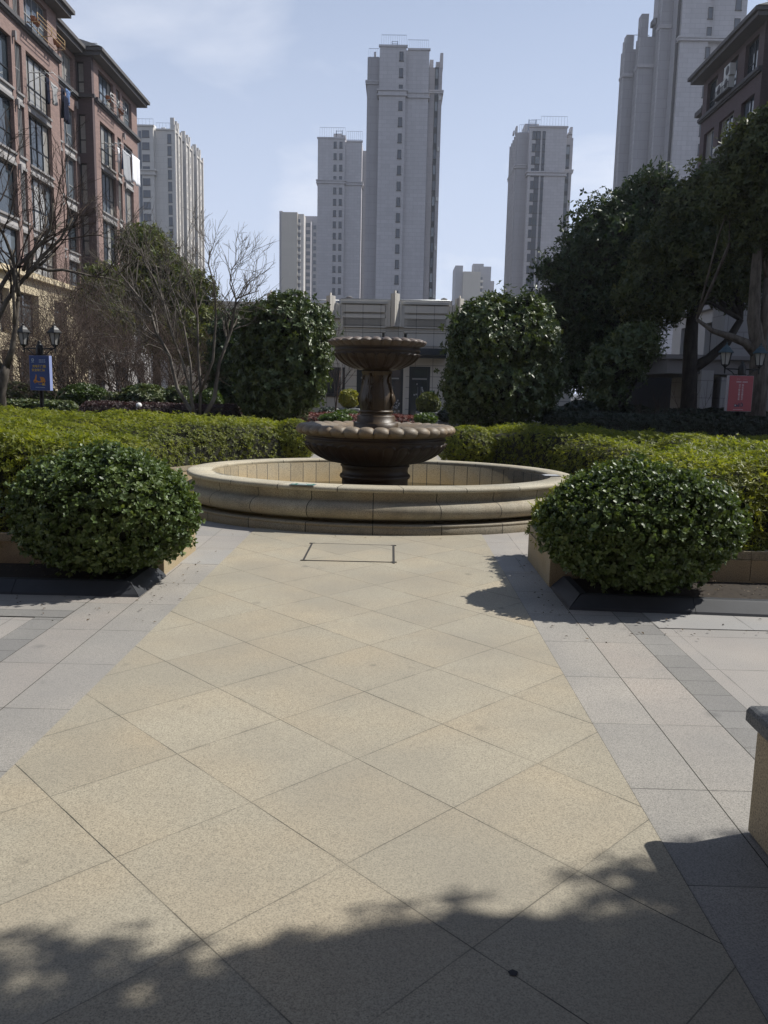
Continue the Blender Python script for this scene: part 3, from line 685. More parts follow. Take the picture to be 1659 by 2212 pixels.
shrub('round_shrub', 'large round glossy dark green shrub in the black-edged bed, right of the path', 'shrub', (2.06, 6.62, .615), (.80, .60, .505), M_pit, 8600, .043, seed=22, amp=.10, depth=.20, spread=(15, 74), up=.5, shoots=.035, hull=.74, z0=.1, group='round glossy shrubs beside the path')
p = at(625, 945, 15.0); shrub('box_shrub', 'rounded box shrub at the fountain end of the left hedge', 'shrub', (p.x + .03, 15.3, .70), (.46, .5, .42), M_az, 2600, .04, 'narrow', seed=23, amp=.05, depth=.06, stem=False, z0=.27)
p = at(1015, 955, 14.6); shrub('box_shrub', 'rounded box shrub at the fountain end of the right hedge', 'shrub', (p.x, 14.9, .66), (.58, .5, .42), M_az, 2800, .04, 'narrow', seed=24, amp=.05, depth=.06, stem=False, z0=.27)
p = at(1500, 960, 13.2); shrub('box_shrub', 'rounded box mound rising from the right hedge near the red sign', 'shrub', (p.x, 13.4, .68), (.62, .6, .40), M_az, 3000, .042, 'narrow', seed=25, amp=.05, depth=.06, stem=False, z0=.27)
p = at(130, 930, 13.0); shrub('box_shrub', 'rounded box mound rising from the left hedge near the blue sign', 'shrub', (p.x, 13.2, .64), (.75, .6, .42), M_az, 3000, .042, 'narrow', seed=26, amp=.05, depth=.06, stem=False, z0=.27)
# ================================================================ lamp posts and signs
def font_mesh(name, text, h, mat, parent, place, bold=0.):
    """flat lettering; place maps (u, v) of the text plane to scene space"""
    cu = bpy.data.curves.new(name, 'FONT'); cu.body = text; cu.size = 1.; cu.resolution_u = 3; cu.offset = bold
    o = bpy.data.objects.new(name, cu); COL.objects.link(o)
    dg = bpy.context.evaluated_depsgraph_get(); me = bpy.data.meshes.new_from_object(o.evaluated_get(dg))
    bpy.data.objects.remove(o, do_unlink=True)
    vs = np.array([v.co[:] for v in me.vertices]) if len(me.vertices) else np.zeros((0, 3))
    if not len(vs): return None
    lo, hi = vs.min(0), vs.max(0); k = h / (hi[1] - lo[1]); mb = MB()
    mb.add([place((v[0] - (lo[0] + hi[0]) / 2) * k, (v[1] - (lo[1] + hi[1]) / 2) * k) for v in vs], [tuple(p.vertices) for p in me.polygons])
    return obj(name, mb, mat, parent, fix=False)
def lamp_post(loc, label, yaw, m_roof, h=2.40):
    t = thing('street_lamp', label, 'street lamp', loc, 'twin lantern lamp posts'); x, y, z0 = loc; ca, sa = math.cos(yaw), math.sin(yaw)
    def P(u, v, w): return (x + u * ca - v * sa, y + u * sa + v * ca, z0 + w)
    m = MB(); m.lathe(x, y, [(.13, z0), (.13, z0 + .1), (.09, z0 + .16), (.06, z0 + .3), (.05, z0 + .5), (.05, z0 + 2.05), (.085, z0 + 2.08), (.085, z0 + 2.36), (.06, z0 + 2.40), (.035, z0 + 2.44), (.045, z0 + 2.47), (.0, z0 + 2.50)], 10); obj('post', m, M_iron, t)
    for s in (-1, 1):
        m = MB(); m.tube([P(0, 0, 2.30), P(s * .2, 0, 2.31), P(s * .40, 0, 2.31)], .016, 6)
        m.tube([P(s * .06, 0, 2.14), P(s * .16, 0, 2.17), P(s * .24, 0, 2.25), P(s * .34, 0, 2.30)], .012, 6); obj('bracket', m, M_iron, t)
        cx, cy, _ = P(s * .40, 0, 0); n = 6
        def ring(r, z): return [(cx + r * math.cos(2 * PI * k / n + yaw), cy + r * math.sin(2 * PI * k / n + yaw), z0 + z) for k in range(n)]
        lan = MB(); lan.loft([ring(.012, 2.20), ring(.02, 2.25), ring(.02, 2.33), ring(.05, 2.37), ring(.085, 2.385), ring(.085, 2.40)], True, True)
        for a, b in zip(ring(.083, 2.40), ring(.135, 2.68)): lan.rod(a, b, .010, 4)
        for r, z in ((.135, 2.68), (.083, 2.40)):
            q = ring(r, z)
            for a, b in zip(q, q[1:] + q[:1]): lan.rod(a, b, .009, 4)
        L = obj('lantern', lan, M_iron, t)
        obj('lamp_glass', MB().loft([ring(.078, 2.40), ring(.13, 2.68)], True, True), M_lampglass, L)
        obj('lamp_roof', MB().loft([ring(.185, 2.665), ring(.18, 2.69), ring(.12, 2.745), ring(.085, 2.79), ring(.06, 2.80), ring(.045, 2.83), ring(.012, 2.85), ring(.018, 2.88), ring(.0, 2.91)], True, True), m_roof, L)
    return P
lpL = at(92, 905, 19.0); lpR = at(1590, 945, 18.6)
PL = lamp_post((lpL.x, 19.0, .18), 'black twin-lantern lamp post carrying the blue sign', R(-9), M_iron)
PR = lamp_post((lpR.x, 18.6, .02), 'twin-lantern lamp post with blue-grey lantern roofs carrying the red sign', R(4), M_igreen)
def sign(name, label, c, w, h, yaw, mcol, medge, th=.10):
    ca, sa = math.cos(yaw), math.sin(yaw)
    def P(u, d, v): return (c[0] + u * ca - d * sa, c[1] + u * sa + d * ca, c[2] + v)
    t = thing(name, label, 'sign', tuple(c))
    m = MB(); m.add([P(u, d, v) for v in (-h / 2, h / 2) for u, d in ((-w / 2, -th / 2), (w / 2, -th / 2), (w / 2, th / 2), (-w / 2, th / 2))], [(3, 2, 1, 0), (4, 5, 6, 7), (0, 1, 5, 4), (1, 2, 6, 5), (2, 3, 7, 6), (3, 0, 4, 7)])
    obj('sign_box', m, medge, t)
    m = MB(); f = th / 2 + .004
    m.add([P(u, -f, v) for u, v in ((-w / 2 + .006, -h / 2 + .006), (w / 2 - .006, -h / 2 + .006), (w / 2 - .006, h / 2 - .006), (-w / 2 + .006, h / 2 - .006))], [(0, 1, 2, 3)])
    face = obj('sign_face', m, mcol, t)
    hk = MB()
    for u in (-.1, .1): hk.box(*sorted((P(u - .015, 0, 0)[0], P(u + .015, 0, 0)[0])), c[1] - .02, c[1] + .02, c[2] + h / 2, c[2] + h / 2 + .03)
    hk.rod(P(-w * .2, 0, -h / 2), P(-w * .2, .02, -h / 2 - .05), .012); hk.rod(P(w * .2, 0, -h / 2), P(w * .2, .02, -h / 2 - .05), .012)
    obj('hook', hk, M_iron, t)
    def flat(u, v, o=.003): return P(u, -f - o, v)
    def patch(nm, polys, mat, o=.003):
        mb = MB()
        for poly in polys: mb.add([flat(u, v, o) for u, v in poly], [tuple(range(len(poly)))])
        return obj(nm, mb, mat, face, fix=False)
    return t, face, flat, patch
def rect(u0, u1, v0, v1): return [(u0, v0), (u1, v0), (u1, v1), (u0, v1)]
def disc(u, v, r, n=14, a0=0., a1=2 * PI): return [(u + r * math.cos(a0 + (a1 - a0) * i / n), v + r * math.sin(a0 + (a1 - a0) * i / n)) for i in range(n)]
M_blue = plain('blue_sign_print', (.008, .045, .20), .35, var=.06); M_bedge = plain('pale_blue_sign_edge', (.30, .36, .62), .4, var=.05)
M_redp = plain('red_sign_print', (.34, .050, .065), .4, var=.06); M_redge = plain('white_sign_edge', (.45, .42, .44), .45, var=.05)
M_gold = plain('golden_lettering', (.62, .42, .04), .45, var=.03); M_orange = plain('orange_print', (.62, .25, .02), .45, var=.05); M_navy = plain('navy_print', (.01, .02, .06), .45)
M_pinkw = plain('pale_pink_lettering', (.62, .50, .52), .5, var=.03); M_pale = plain('pale_blue_lettering', (.45, .55, .66), .5, var=.03)
# blue charging-safety sign
c = at(91, 806, 18.87); sw, sh = .53, .80
t, face, flat, patch = sign('hanging_sign', 'blue sign with yellow lettering and an orange scooter, hung on the left lamp post', (c.x - .01, 18.83, c.z), sw, sh, R(-12), M_blue, M_bedge)
font_mesh('lettering', '充电不违规!', .068, M_gold, face, lambda u, v: flat(u * 1.0 + .0, v + .155), .022)
font_mesh('lettering', '安全有保障', .068, M_gold, face, lambda u, v: flat(u - .025, v + .07), .022)
patch('emblem', [disc(-.165, .30, .036), rect(-.205, -.13, .243, .252)], M_pale); patch('emblem_centre', [disc(-.165, .30, .018)], M_blue, .005)
patch('small_print', [rect(a, b, v, v + .010) for v in (.30, .272, .244) for a, b in ((.0, .075), (.087, .12), (.13, .165))] + [rect(-.12, -.02, -.335, -.326), rect(-.008, .018, -.335, -.326), (rect(.028, .13, -.336, -.327))], M_pale)
sc_ = [(-.165, -.205), (-.16, -.165), (-.13, -.15), (-.105, -.06), (-.085, -.06), (-.075, -.09), (-.09, -.16), (-.03, -.19), (.02, -.185), (.035, -.165), (.01, -.11), (.0, -.09), (.09, -.09), (.125, -.115), (.145, -.15), (.15, -.20), (.12, -.215), (-.13, -.215)]
patch('scooter_picture', [sc_, disc(-.125, -.208, .030), disc(.098, -.215, .034), [(-.10, -.035), (-.07, -.05), (-.075, -.062), (-.108, -.05)]], M_orange)
patch('scooter_wheel', [disc(-.125, -.208, .014), disc(.098, -.215, .016)], M_navy, .005)
patch('plug_picture', [[(.05, -.262), (.075, -.243), (.125, -.243), (.125, -.285), (.075, -.285), ], rect(.125, .15, -.254, -.248), rect(.125, .15, -.279, -.273), rect(-.03, -.026, -.262, -.215), rect(-.03, .05, -.265, -.260)], M_gold, .004)
# red sign
c = at(1595, 850, 18.45); sw, sh = .60, .80
t, face, flat, patch = sign('hanging_sign', 'red sign with two upright columns of pale characters, hung on the right lamp post', (c.x, 18.42, c.z), sw, sh, R(10), M_redp, M_redge)
for s_, u0 in (('陌生电话要警惕', .045), ('可疑短信需注意', -.035)):
    for i, ch in enumerate(s_): font_mesh('character', ch, .046, M_pinkw, face, lambda u, v, i=i, u0=u0: flat(u + u0, v + .185 - i * .0525), .022)
patch('heading', [rect(-.12, -.08, .30, .335), rect(-.07, -.03, .30, .335), rect(.03, .14, .312, .328)], plain('faded_red_print', (.40, .13, .15), .5), .003)
patch('small_print', [rect(-.12 + k * .032, -.096 + k * .032, .245, .27) for k in range(4)] + [rect(.03 + k * .032, .054 + k * .032, .245, .27) for k in range(4)] + [rect(-.15, .10, -.365, -.357)], M_pinkw, .003)
patch('picture', [disc(-.10, -.27, .036), disc(-.055, -.275, .02), rect(-.03, .0, -.30, -.22), rect(.03, .05, -.31, -.20), rect(.06, .085, -.29, -.22)], M_navy, .004)
patch('picture_highlight', [disc(-.105, -.265, .018), rect(.035, .045, -.27, -.24)], M_pinkw, .006)
# little white globe light in the purple hedge
p = at(548, 893, 19.); p = at(300, 876, 18.4)
t = thing('garden_light', 'small white globe light on a short post in the purple hedge', 'lamp', (p.x, 18.4, .9))
obj('globe', MB().lathe(p.x, 18.4, [(.0, p.z - .07), (.04, p.z - .06), (.063, p.z - .03), (.07, p.z), (.063, p.z + .03), (.04, p.z + .06), (0., p.z + .07)], 16), plain('white_globe', (.8, .8, .78), .3, var=.03), t)
obj('post', MB().rod((p.x, 18.4, .1), (p.x, 18.4, p.z - .066), .02), M_iron, t)

# ================================================================ mid-ground hedges and beds
def band(dx0, dx1, y0, y1, ymid=None):
    a, b = at(dx0, 880, y0).x, at(dx1, 880, y0).x; a2, b2 = at(dx0, 880, y1).x, at(dx1, 880, y1).x
    return [(a, y0), (b, y0), (b2, y1), (a2, y1)]
def ztop(dy, y): return at(829, dy, y).z
def zl(dx, dy, y): return at(dx, dy, y).z
hedge('purple_hedge', 'dull purple clipped hedge behind the left azalea hedge', 'hedge', band(165, 527, 18.2, 19.6), .0, lambda x, y: x * 0 + zl(350, 872, 18.6), M_purp, 9000, .06, 'narrow', rnd=.25, seed=31, depth=.08, weight=None)
hedge('variegated_hedge', 'cream-flecked green hedge behind the left lamp post', 'hedge', band(-60, 178, 19.3, 21.2), .0, lambda x, y: x * 0 + zl(60, 868, 19.6), M_var, 8000, .085, 'ell', rnd=.3, seed=32, depth=.1)
hedge('red_groundcover', 'low red-leaved planting at the foot of the left lamp post', 'groundcover', band(10, 175, 17.4, 18.6), .0, lambda x, y: x * 0 + zl(80, 908, 18.0), M_red, 4200, .06, 'narrow', rnd=.3, seed=33)
hedge('dark_hedge', 'long dark green clipped hedge in the shade behind the right azalea hedge', 'hedge', band(1170, 1760, 17.8, 19.4), .0, lambda x, y: x * 0 + zl(1400, 898, 18.2), M_dkh, 14000, .065, 'narrow', rnd=.2, seed=34)
hedge('dark_hedge', 'second dark hedge row in the shade, further back on the right', 'hedge', band(1180, 1760, 21.5, 23.2), .0, lambda x, y: x * 0 + zl(1400, 884, 22.), M_dkh, 10000, .08, 'ell', rnd=.35, amp=.12, seed=35)
hedge('brown_groundcover', 'brown leafless ground planting at the foot of the right lamp post', 'groundcover', band(1520, 1800, 17.1, 17.8), .0, lambda x, y: x * 0 + zl(1600, 945, 17.3), M_brn, 3800, .05, 'narrow', rnd=.25, seed=36)
def round_shrub(dx0, dx1, dy0, dy1, y, mat, n, size, label, seed, kind='ell', group=None, ry=None, amp=.1, **k):
    a, b = at(dx0, (dy0 + dy1) / 2, y), at(dx1, (dy0 + dy1) / 2, y); zt, zb = at((dx0 + dx1) / 2, dy0, y).z, at((dx0 + dx1) / 2, dy1, y).z
    rx = (b.x - a.x) / 2; c = ((a.x + b.x) / 2, y, (zt + zb) / 2)
    return shrub('round_shrub', label, 'shrub', c, (rx, ry or rx, (zt - zb) / 2), mat, n, size, kind, seed=seed, amp=amp, depth=.15, z0=0., group=group, stem=False, **k)
GS = 'rounded shrubs in the left bed'
round_shrub(10, 68, 825, 890, 24., M_var, 1500, .10, 'rounded dark shrub at the far left, behind the variegated hedge', 41, group=GS)
round_shrub(60, 125, 832, 895, 23., M_var, 1500, .10, 'rounded dark shrub directly behind the blue sign', 42, group=GS)
round_shrub(130, 235, 830, 888, 22., M_az2, 2600, .09, 'bright green rounded shrub between the blue sign and the bare shrub', 43, group=GS)
round_shrub(218, 268, 850, 890, 21.5, M_var, 1200, .09, 'small bluish green shrub below the bare brown shrub', 44, group=GS)
round_shrub(262, 365, 830, 888, 21.5, M_var, 2600, .095, 'broad glossy rounded shrub behind the purple hedge', 45, group=GS)
round_shrub(350, 420, 835, 890, 21.8, M_var, 1900, .095, 'glossy rounded shrub just left of the pale multi-stemmed tree', 46, group=GS)
round_shrub(425, 480, 842, 893, 22., M_az2, 1500, .085, 'yellowish rounded shrub just right of the pale multi-stemmed tree', 47, group=GS)
round_shrub(1215, 1290, 865, 915, 21., M_dkh, 1300, .09, 'low dark rounded shrub at the foot of the right camphor trees', 48)
round_shrub(1265, 1345, 855, 915, 24.5, M_osm, 1300, .10, 'dim rounded shrub under the right camphor trees', 49)
# the two tall evergreen columns that flank the fountain
def tall_shrub(name, label, blobs, mat, n, size, y, seed, red=0., kind='ell', k=6):
    x0 = sum(b[0] for b in blobs) / len(blobs); t = thing(name, label, 'tall shrub', (x0, y, 0)); rng = np.random.default_rng(seed)
    hulls, leaves = [], []; off = 0; tot = sum(b[3] * b[5] for b in blobs)
    for i, (x, yy, z, rx, ry, rz) in enumerate(blobs):
        co, tr = blob_mesh((x, yy, z), (rx, ry, rz), seed + i, .2, 22, 1.6); hulls.append((np.array((x, yy, z)) + (co - np.array((x, yy, z))) * .68, tr, np.zeros(len(co))))
        m = int(n * rx * rz / tot); P, Nn = tri_sample(co, tr, m, rng); P = P + Nn * (rng.normal(0, .12, m) - .06)[:, None]
        patch = np.clip(.5 + .4 * vnoise(P, seed + 3, 2.2), 0, 1); leaves.append(whorls(P, Nn, size, k, kind, (50, 100), .5, .1, rng, patch, .5))
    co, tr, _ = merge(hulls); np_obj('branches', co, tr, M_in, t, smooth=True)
    np_obj('foliage', *[(a) for a in merge(leaves)[:2]], mat, t, merge(leaves)[2])
    m = MB()
    for i in range(4):
        a = rng.uniform(0, 6.3); m.tube([(x0 + .1 * math.cos(a), y + .1 * math.sin(a), 0), (x0 + .35 * math.cos(a), y + .35 * math.sin(a), 1.6)], [.05, .03], 6)
    obj('stem', m, M_twig, t)
    return t
def bb(dx, dy, rx, rz, y, ry=None):     # blob from picture position and radii in pixels
    p = at(dx, dy, y); k = y / 1726.; return (p.x, y, p.z, rx * k, ry or rx * k * .9, rz * k)
Y1 = 18.6
tall_shrub('tall_evergreen', 'tall leafy evergreen shrub with pale glinting leaves, left of the fountain', [bb(620, 735, 84, 82, Y1), bb(605, 830, 82, 78, Y1), bb(655, 790, 52, 86, Y1 - .2), bb(562, 790, 46, 92, Y1 + .1), bb(692, 705, 28, 38, Y1), bb(560, 700, 40, 40, Y1), bb(625, 668, 38, 26, Y1)], M_osm, 9500, .10, Y1, 51)
tall_shrub('tall_evergreen', 'tall dense column of dark evergreen leaves, right of the fountain', [bb(1085, 740, 108, 78, Y1), bb(1080, 830, 106, 85, Y1), bb(1030, 775, 56, 95, Y1 - .2), bb(1140, 780, 56, 110, Y1), bb(1125, 672, 45, 34, Y1), bb(1010, 720, 38, 40, Y1), bb(1072, 655, 24, 20, Y1), bb(1045, 690, 45, 40, Y1), bb(1155, 720, 40, 55, Y1), bb(1170, 830, 38, 70, Y1 + .1), bb(1000, 840, 40, 70, Y1)], M_osm, 11500, .10, Y1, 52)
tall_shrub('tall_evergreen', 'dark evergreen shrub behind the pale multi-stemmed bare tree', [bb(505, 780, 45, 100, 23.), bb(500, 860, 48, 45, 23.), bb(540, 720, 30, 50, 23.5)], M_cam, 3600, .12, 23., 53)

# ================================================================ trees
M_barkw = bark('pale_smooth_bark', (.21, .19, .165), (.085, .07, .06), 7.)
M_barkd = bark('dark_brown_bark', (.075, .055, .045), (.035, .026, .022), 12.)
M_barkr = bark('reddish_twig_bark', (.115, .085, .07), (.055, .04, .034), 6.)
M_barkt = bark('grey_trunk_bark', (.16, .14, .115), (.07, .058, .05), 14.)
M_barkc = bark('camphor_bark', (.055, .048, .042), (.022, .019, .018), 12.)
def bare_tree(label, loc, stems, mb_, mt_, seed, cat='bare tree', group=None, split=2, name='bare_tree'):
    t = thing(name, label, cat, loc, group); rng = np.random.default_rng(seed); br = []
    for (off, d, L, r, lv, kw) in stems:
        br += wood((loc[0] + off[0], loc[1] + off[1], loc[2] + off[2]), d, L, r, lv, rng, **kw)
    hi = max(b[2] for b in br)
    obj('trunk', wood_mesh(br, hi - split + 1, hi), mb_, t, fix=False); obj('crown', wood_mesh(br, 0, hi - split), mt_, t, fix=False)
    return t
# pale multi-stemmed tree
p = at(432, 893, 17.6); kw = dict(kids=(3, 5), spread=36, up=.14, wob=.13, shrink=.60, seg=6, minr=.005, rk=.5)
def limb(zs, r0, r1, dy, t_=17.6):
    pts = [at(a / 3., 486 + b / 3., t_ + dy * i / (len(zs) - 1)) for i, (a, b) in enumerate(zs)]; return pts, list(np.linspace(r0, r1, len(pts)))
LIMBS = [limb([(1255, 1235), (1235, 1200), (1150, 1060), (1100, 850), (1010, 690), (975, 560), (870, 430), (790, 330), (745, 260), (790, 165)], .06, .012, .4), limb([(1262, 1235), (1250, 1180), (1235, 1080), (1180, 880), (1110, 700), (1060, 500), (1000, 350), (930, 230), (915, 150)], .05, .010, -.5),
    limb([(1240, 1080), (1235, 900), (1190, 650), (1150, 500), (1100, 380), (1085, 270)], .034, .009, .6), limb([(1295, 1235), (1300, 1060), (1285, 850), (1280, 600), (1260, 400), (1200, 250), (1190, 180)], .045, .010, .3), limb([(1302, 1080), (1380, 880), (1400, 600), (1390, 400), (1350, 250), (1360, 170)], .042, .009, -.4),
    limb([(1330, 1235), (1390, 1120), (1420, 900), (1500, 680), (1530, 480), (1600, 450), (1680, 425)], .065, .010, .2), limb([(1530, 485), (1490, 380), (1500, 290), (1560, 200)], .022, .007, -.2), limb([(985, 600), (900, 575), (800, 555), (720, 490), (705, 440)], .022, .006, -.3), limb([(1400, 620), (1470, 560), (1540, 545), (1640, 500)], .022, .006, .3), limb([(1100, 850), (1040, 800), (960, 770), (880, 690)], .018, .005, -.4), limb([(1130, 770), (1090, 560), (1040, 420), (1010, 250)], .025, .006, .4)]
t = thing('bare_tree', 'pale-barked leafless tree with several leaning stems, in front of the purple hedge', 'bare tree', (p.x, 17.6, 0)); rng = np.random.default_rng(61); tm = MB(); br = []
kwp = dict(kids=(3, 4), spread=34, up=.16, wob=.16, shrink=.58, seg=4, minr=.0045, rk=.55, nside=4)
for pts, rr in LIMBS:
    tm.tube(pts, [q * .8 for q in rr], 7); n = len(pts)
    for k in range(int(n * 2.8)):
        f = rng.uniform(.38, 1.) * (n - 1); i = min(int(f), n - 2); q = np.array(pts[i].lerp(pts[i + 1], f - i)); d = unit(np.array(pts[i + 1] - pts[i])); s_ = unit(np.cross(d, rng.normal(0, 1, 3)))
        wood(q, unit(d * .75 + s_ * .65 + np.array([0, 0, .15])), rng.uniform(.45, 1.0), max(.006, rr[i] * .42), 1 if rng.random() < .5 else 2, rng, out=br, **kwp)
obj('trunk', tm, M_barkw, t, fix=False); obj('crown', wood_mesh(br, 0, 9), M_barkw, t, fix=False)
# brown twiggy multi-stemmed shrubs
kw2 = dict(kids=(6, 7), spread=42, up=.10, wob=.16, shrink=.62, seg=5, minr=.0045, rk=.5, nside=5)
def twiggy(label, dx, y, seed, L, n, mt=M_barkr, lean=.55):
    p = at(dx, 870, y); rng = np.random.default_rng(seed + 500); st = []
    for i in range(n):
        a = 2 * PI * i / n + rng.uniform(-.4, .4); l = lean * rng.uniform(.35, 1.1)
        st.append(((.12 * math.cos(a), .12 * math.sin(a), 0), (l * math.cos(a), l * math.sin(a) * .8, 1), L * rng.uniform(.8, 1.1), .035, 3, kw2))
    bare_tree(label, (p.x, y, 0.), st, M_barkr, mt, seed, 'bare shrub', 'leafless brown shrubs in the left bed', name='bare_shrub')
twiggy('leafless brown twiggy shrub spreading behind the blue sign', 150, 25., 62, 2.9, 9)
twiggy('widest leafless brown twiggy shrub, right of the blue sign', 255, 23.5, 63, 2.8, 12, lean=.8)
twiggy('leafless brown shrub behind the pale multi-stemmed tree', 395, 26., 64, 2.6, 9, lean=.7)
twiggy('leafless brown shrub at the left end, in front of the cream wall', 45, 27., 65, 2.6, 6, lean=.5)
twiggy('tall leafless brown shrub rising against the brick corner', 185, 30., 66, 3.9, 7, lean=.5)
# far-left dark tree with a forked trunk
p = at(5, 880, 17.0); z = lambda dy: at(5, dy, 17.).z
kw3 = dict(kids=(3, 5), spread=36, up=.12, wob=.15, shrink=.62, seg=6, minr=.006, rk=.5)
def dirto(a, b): return (b.x - a.x, 0., b.z - a.z)
A = at(5, 790, 17.); t0 = []
t = thing('bare_tree', 'dark leafless tree with a knotty forked trunk at the left edge', 'bare tree', (p.x, 17., 0)); rng = np.random.default_rng(67); br = []
br.append(([np.array(q) for q in ((p.x - .02, 17., 0), tuple(at(2, 850, 17.)), tuple(at(8, 800, 17.)))], [.13, .11, .12], 9, 8))
mb = MB(); mb.tube([(p.x - .02, 17., 0), at(3, 850, 17.), at(9, 808, 17.), at(13, 790, 17.)], [.12, .095, .105, .08], 9); mb.tube([at(13, 795, 17.), at(26, 755, 17.), at(34, 700, 17.05), at(40, 640, 17.1), at(20, 560, 17.1)], [.078, .058, .048, .04, .028], 8)
mb.tube([at(3, 800, 17.), at(-12, 760, 17.), at(-22, 700, 16.9)], [.07, .052, .042], 8)
br = []
for (a, b, r, L) in ((at(-20, 720, 17.), at(60, 590, 17.), .06, 2.2), (at(55, 600, 17.), at(125, 520, 17.2), .045, 1.6), (at(40, 640, 17.1), at(20, 560, 17.), .05, 1.7), (at(30, 700, 17.), at(70, 640, 17.3), .04, 1.5), (at(-20, 660, 17.), at(30, 480, 17.), .05, 2.4), (at(60, 590, 17.), at(45, 480, 17.), .045, 1.7), (at(75, 575, 17.), at(190, 590, 17.), .035, 1.7), (at(-15, 600, 17.), at(-10, 450, 17.2), .05, 2.), (at(50, 585, 17.), at(100, 470, 17.1), .04, 1.6)):
    br += wood(a, dirto(a, b), L, r, 3, rng, **kw3)
hi = max(b[2] for b in br)
for pts, rr, lv, ns in br:
    if lv >= hi - 0: mb.tube([Vector(q) for q in pts], list(rr), ns)
obj('trunk', mb, M_barkt, t, fix=False); obj('crown', wood_mesh(br, 0, hi - 1), M_barkd, t, fix=False)
# small bare shrub in the right shade
p = at(1395, 900, 19.8); kw4 = dict(kids=(3, 5), spread=26, up=.3, wob=.10, shrink=.6, seg=5, minr=.004, rk=.55, nside=5)
bare_tree('small leafless vase-shaped shrub in the shade in front of the right podium', (p.x, 19.8, 0), [((.03 * i, 0, 0), (math.cos(i * 1.3) * .45 + .1, math.sin(i * 1.3) * .3, 1), 1.1, .022, 2, kw4) for i in range(8)], M_barkr, M_barkr, 68, 'bare shrub', name='bare_shrub')
p = at(505, 700, 30.); bare_tree('thin leafless tree behind the left evergreen shrub', (at(720, 880, 27.).x, 27., 0), [((0, 0, 0), (.1, 0, 1), 2.3, .04, 3, dict(kids=(4, 5), spread=30, up=.2, wob=.1, shrink=.55, seg=5, minr=.005, nside=5))], M_barkr, M_barkr, 69)
p = at(1500, 900, 19.5); bare_tree('thin leafless sapling beside the red sign', (p.x, 19.5, .0), [((0, 0, 0), (-.25, 0, 1), 1.35, .02, 2, kw4), ((.05, 0, 0), (.1, 0, 1), 1.2, .018, 2, kw4)], M_barkd, M_barkd, 70)

def leafy_tree(name, label, base, blobs, mat, n, size, seed, trunk, limbs=9, mtr=None, k=5, group=None, cl=.45, gap=.0, inner=.35, kind='ell', cat='evergreen tree', hullk=.66, amp=.14, sc=.84, per=26):
    blobs = [(x, y, z, rx * sc, ry * sc, rz * sc) for x, y, z, rx, ry, rz in blobs]
    """crown of leaf clusters spread through several lobes; trunk given as polylines with radii"""
    t = thing(name, label, cat, base, group); rng = np.random.default_rng(seed)
    m = MB()
    for pts, rr in trunk: m.tube(pts, rr, 9)
    top = Vector(trunk[0][0][-1])
    for i in range(limbs):
        b = blobs[i % len(blobs)]; e = Vector((b[0] + rng.uniform(-.5, .5) * b[3], b[1] + rng.uniform(-.5, .5) * b[4], b[2] + rng.uniform(-.2, .6) * b[5])); q = Vector(trunk[i % len(trunk)][0][-1])
        mid = q.lerp(e, .5) + Vector((rng.normal(0, .2), rng.normal(0, .2), rng.uniform(0, .4))); r0 = trunk[i % len(trunk)][1][-1] * .75
        m.tube([q, mid, e], [r0, r0 * .6, r0 * .2], 6)
    obj('trunk', m, mtr or M_barkc, t, fix=False)
    vol = np.array([b[3] * b[4] * b[5] for b in blobs]) ** .75; w = vol / vol.sum(); leaves = []; hull = []
    for i, (x, y, z, rx, ry, rz) in enumerate(blobs):
        nb = int(n * w[i]); nc = max(4, nb // per)
        d = unit(rng.normal(0, 1, (nc, 3))); rad = 1 - inner * rng.uniform(0, 1, nc) ** 1.4; rad = rad * (1 + amp * vnoise(d * 2.5, seed + i, 1.))
        cc = np.array((x, y, z)) + d * rad[:, None] * np.array((rx, ry, rz)); rr = cl * rng.uniform(.55, 1.25, nc)
        pick = rng.integers(0, nc, nb); q = unit(rng.normal(0, 1, (nb, 3)) + np.array([0, 0, .25])); s = rng.uniform(.35, 1, nb) ** .6
        P = cc[pick] + q * (rr[pick] * s)[:, None] * np.array((1, 1, .72))
        clus = rng.uniform(0, 1, nc); up = np.clip((P[:, 2] - cc[pick][:, 2]) / rr[pick] * .0 + clus[pick], 0, 1)
        leaves.append(whorls(P, q * .7 + d[pick] * .6, size, k, kind, (45, 110), .55, -.05, rng, up, .6))
        co, tr = blob_mesh((x, y, z), (rx * hullk, ry * hullk, rz * hullk), seed + 40 + i, .2, 14, 1.6); hull.append((co, tr, np.zeros(len(co))))
    c_, t_, r_ = merge(leaves); cr = np_obj('crown', c_, t_, mat, t, r_)
    c2, t2, r2 = merge(hull); np_obj('inner_branches', c2, t2, M_in, cr, smooth=True)
    return t
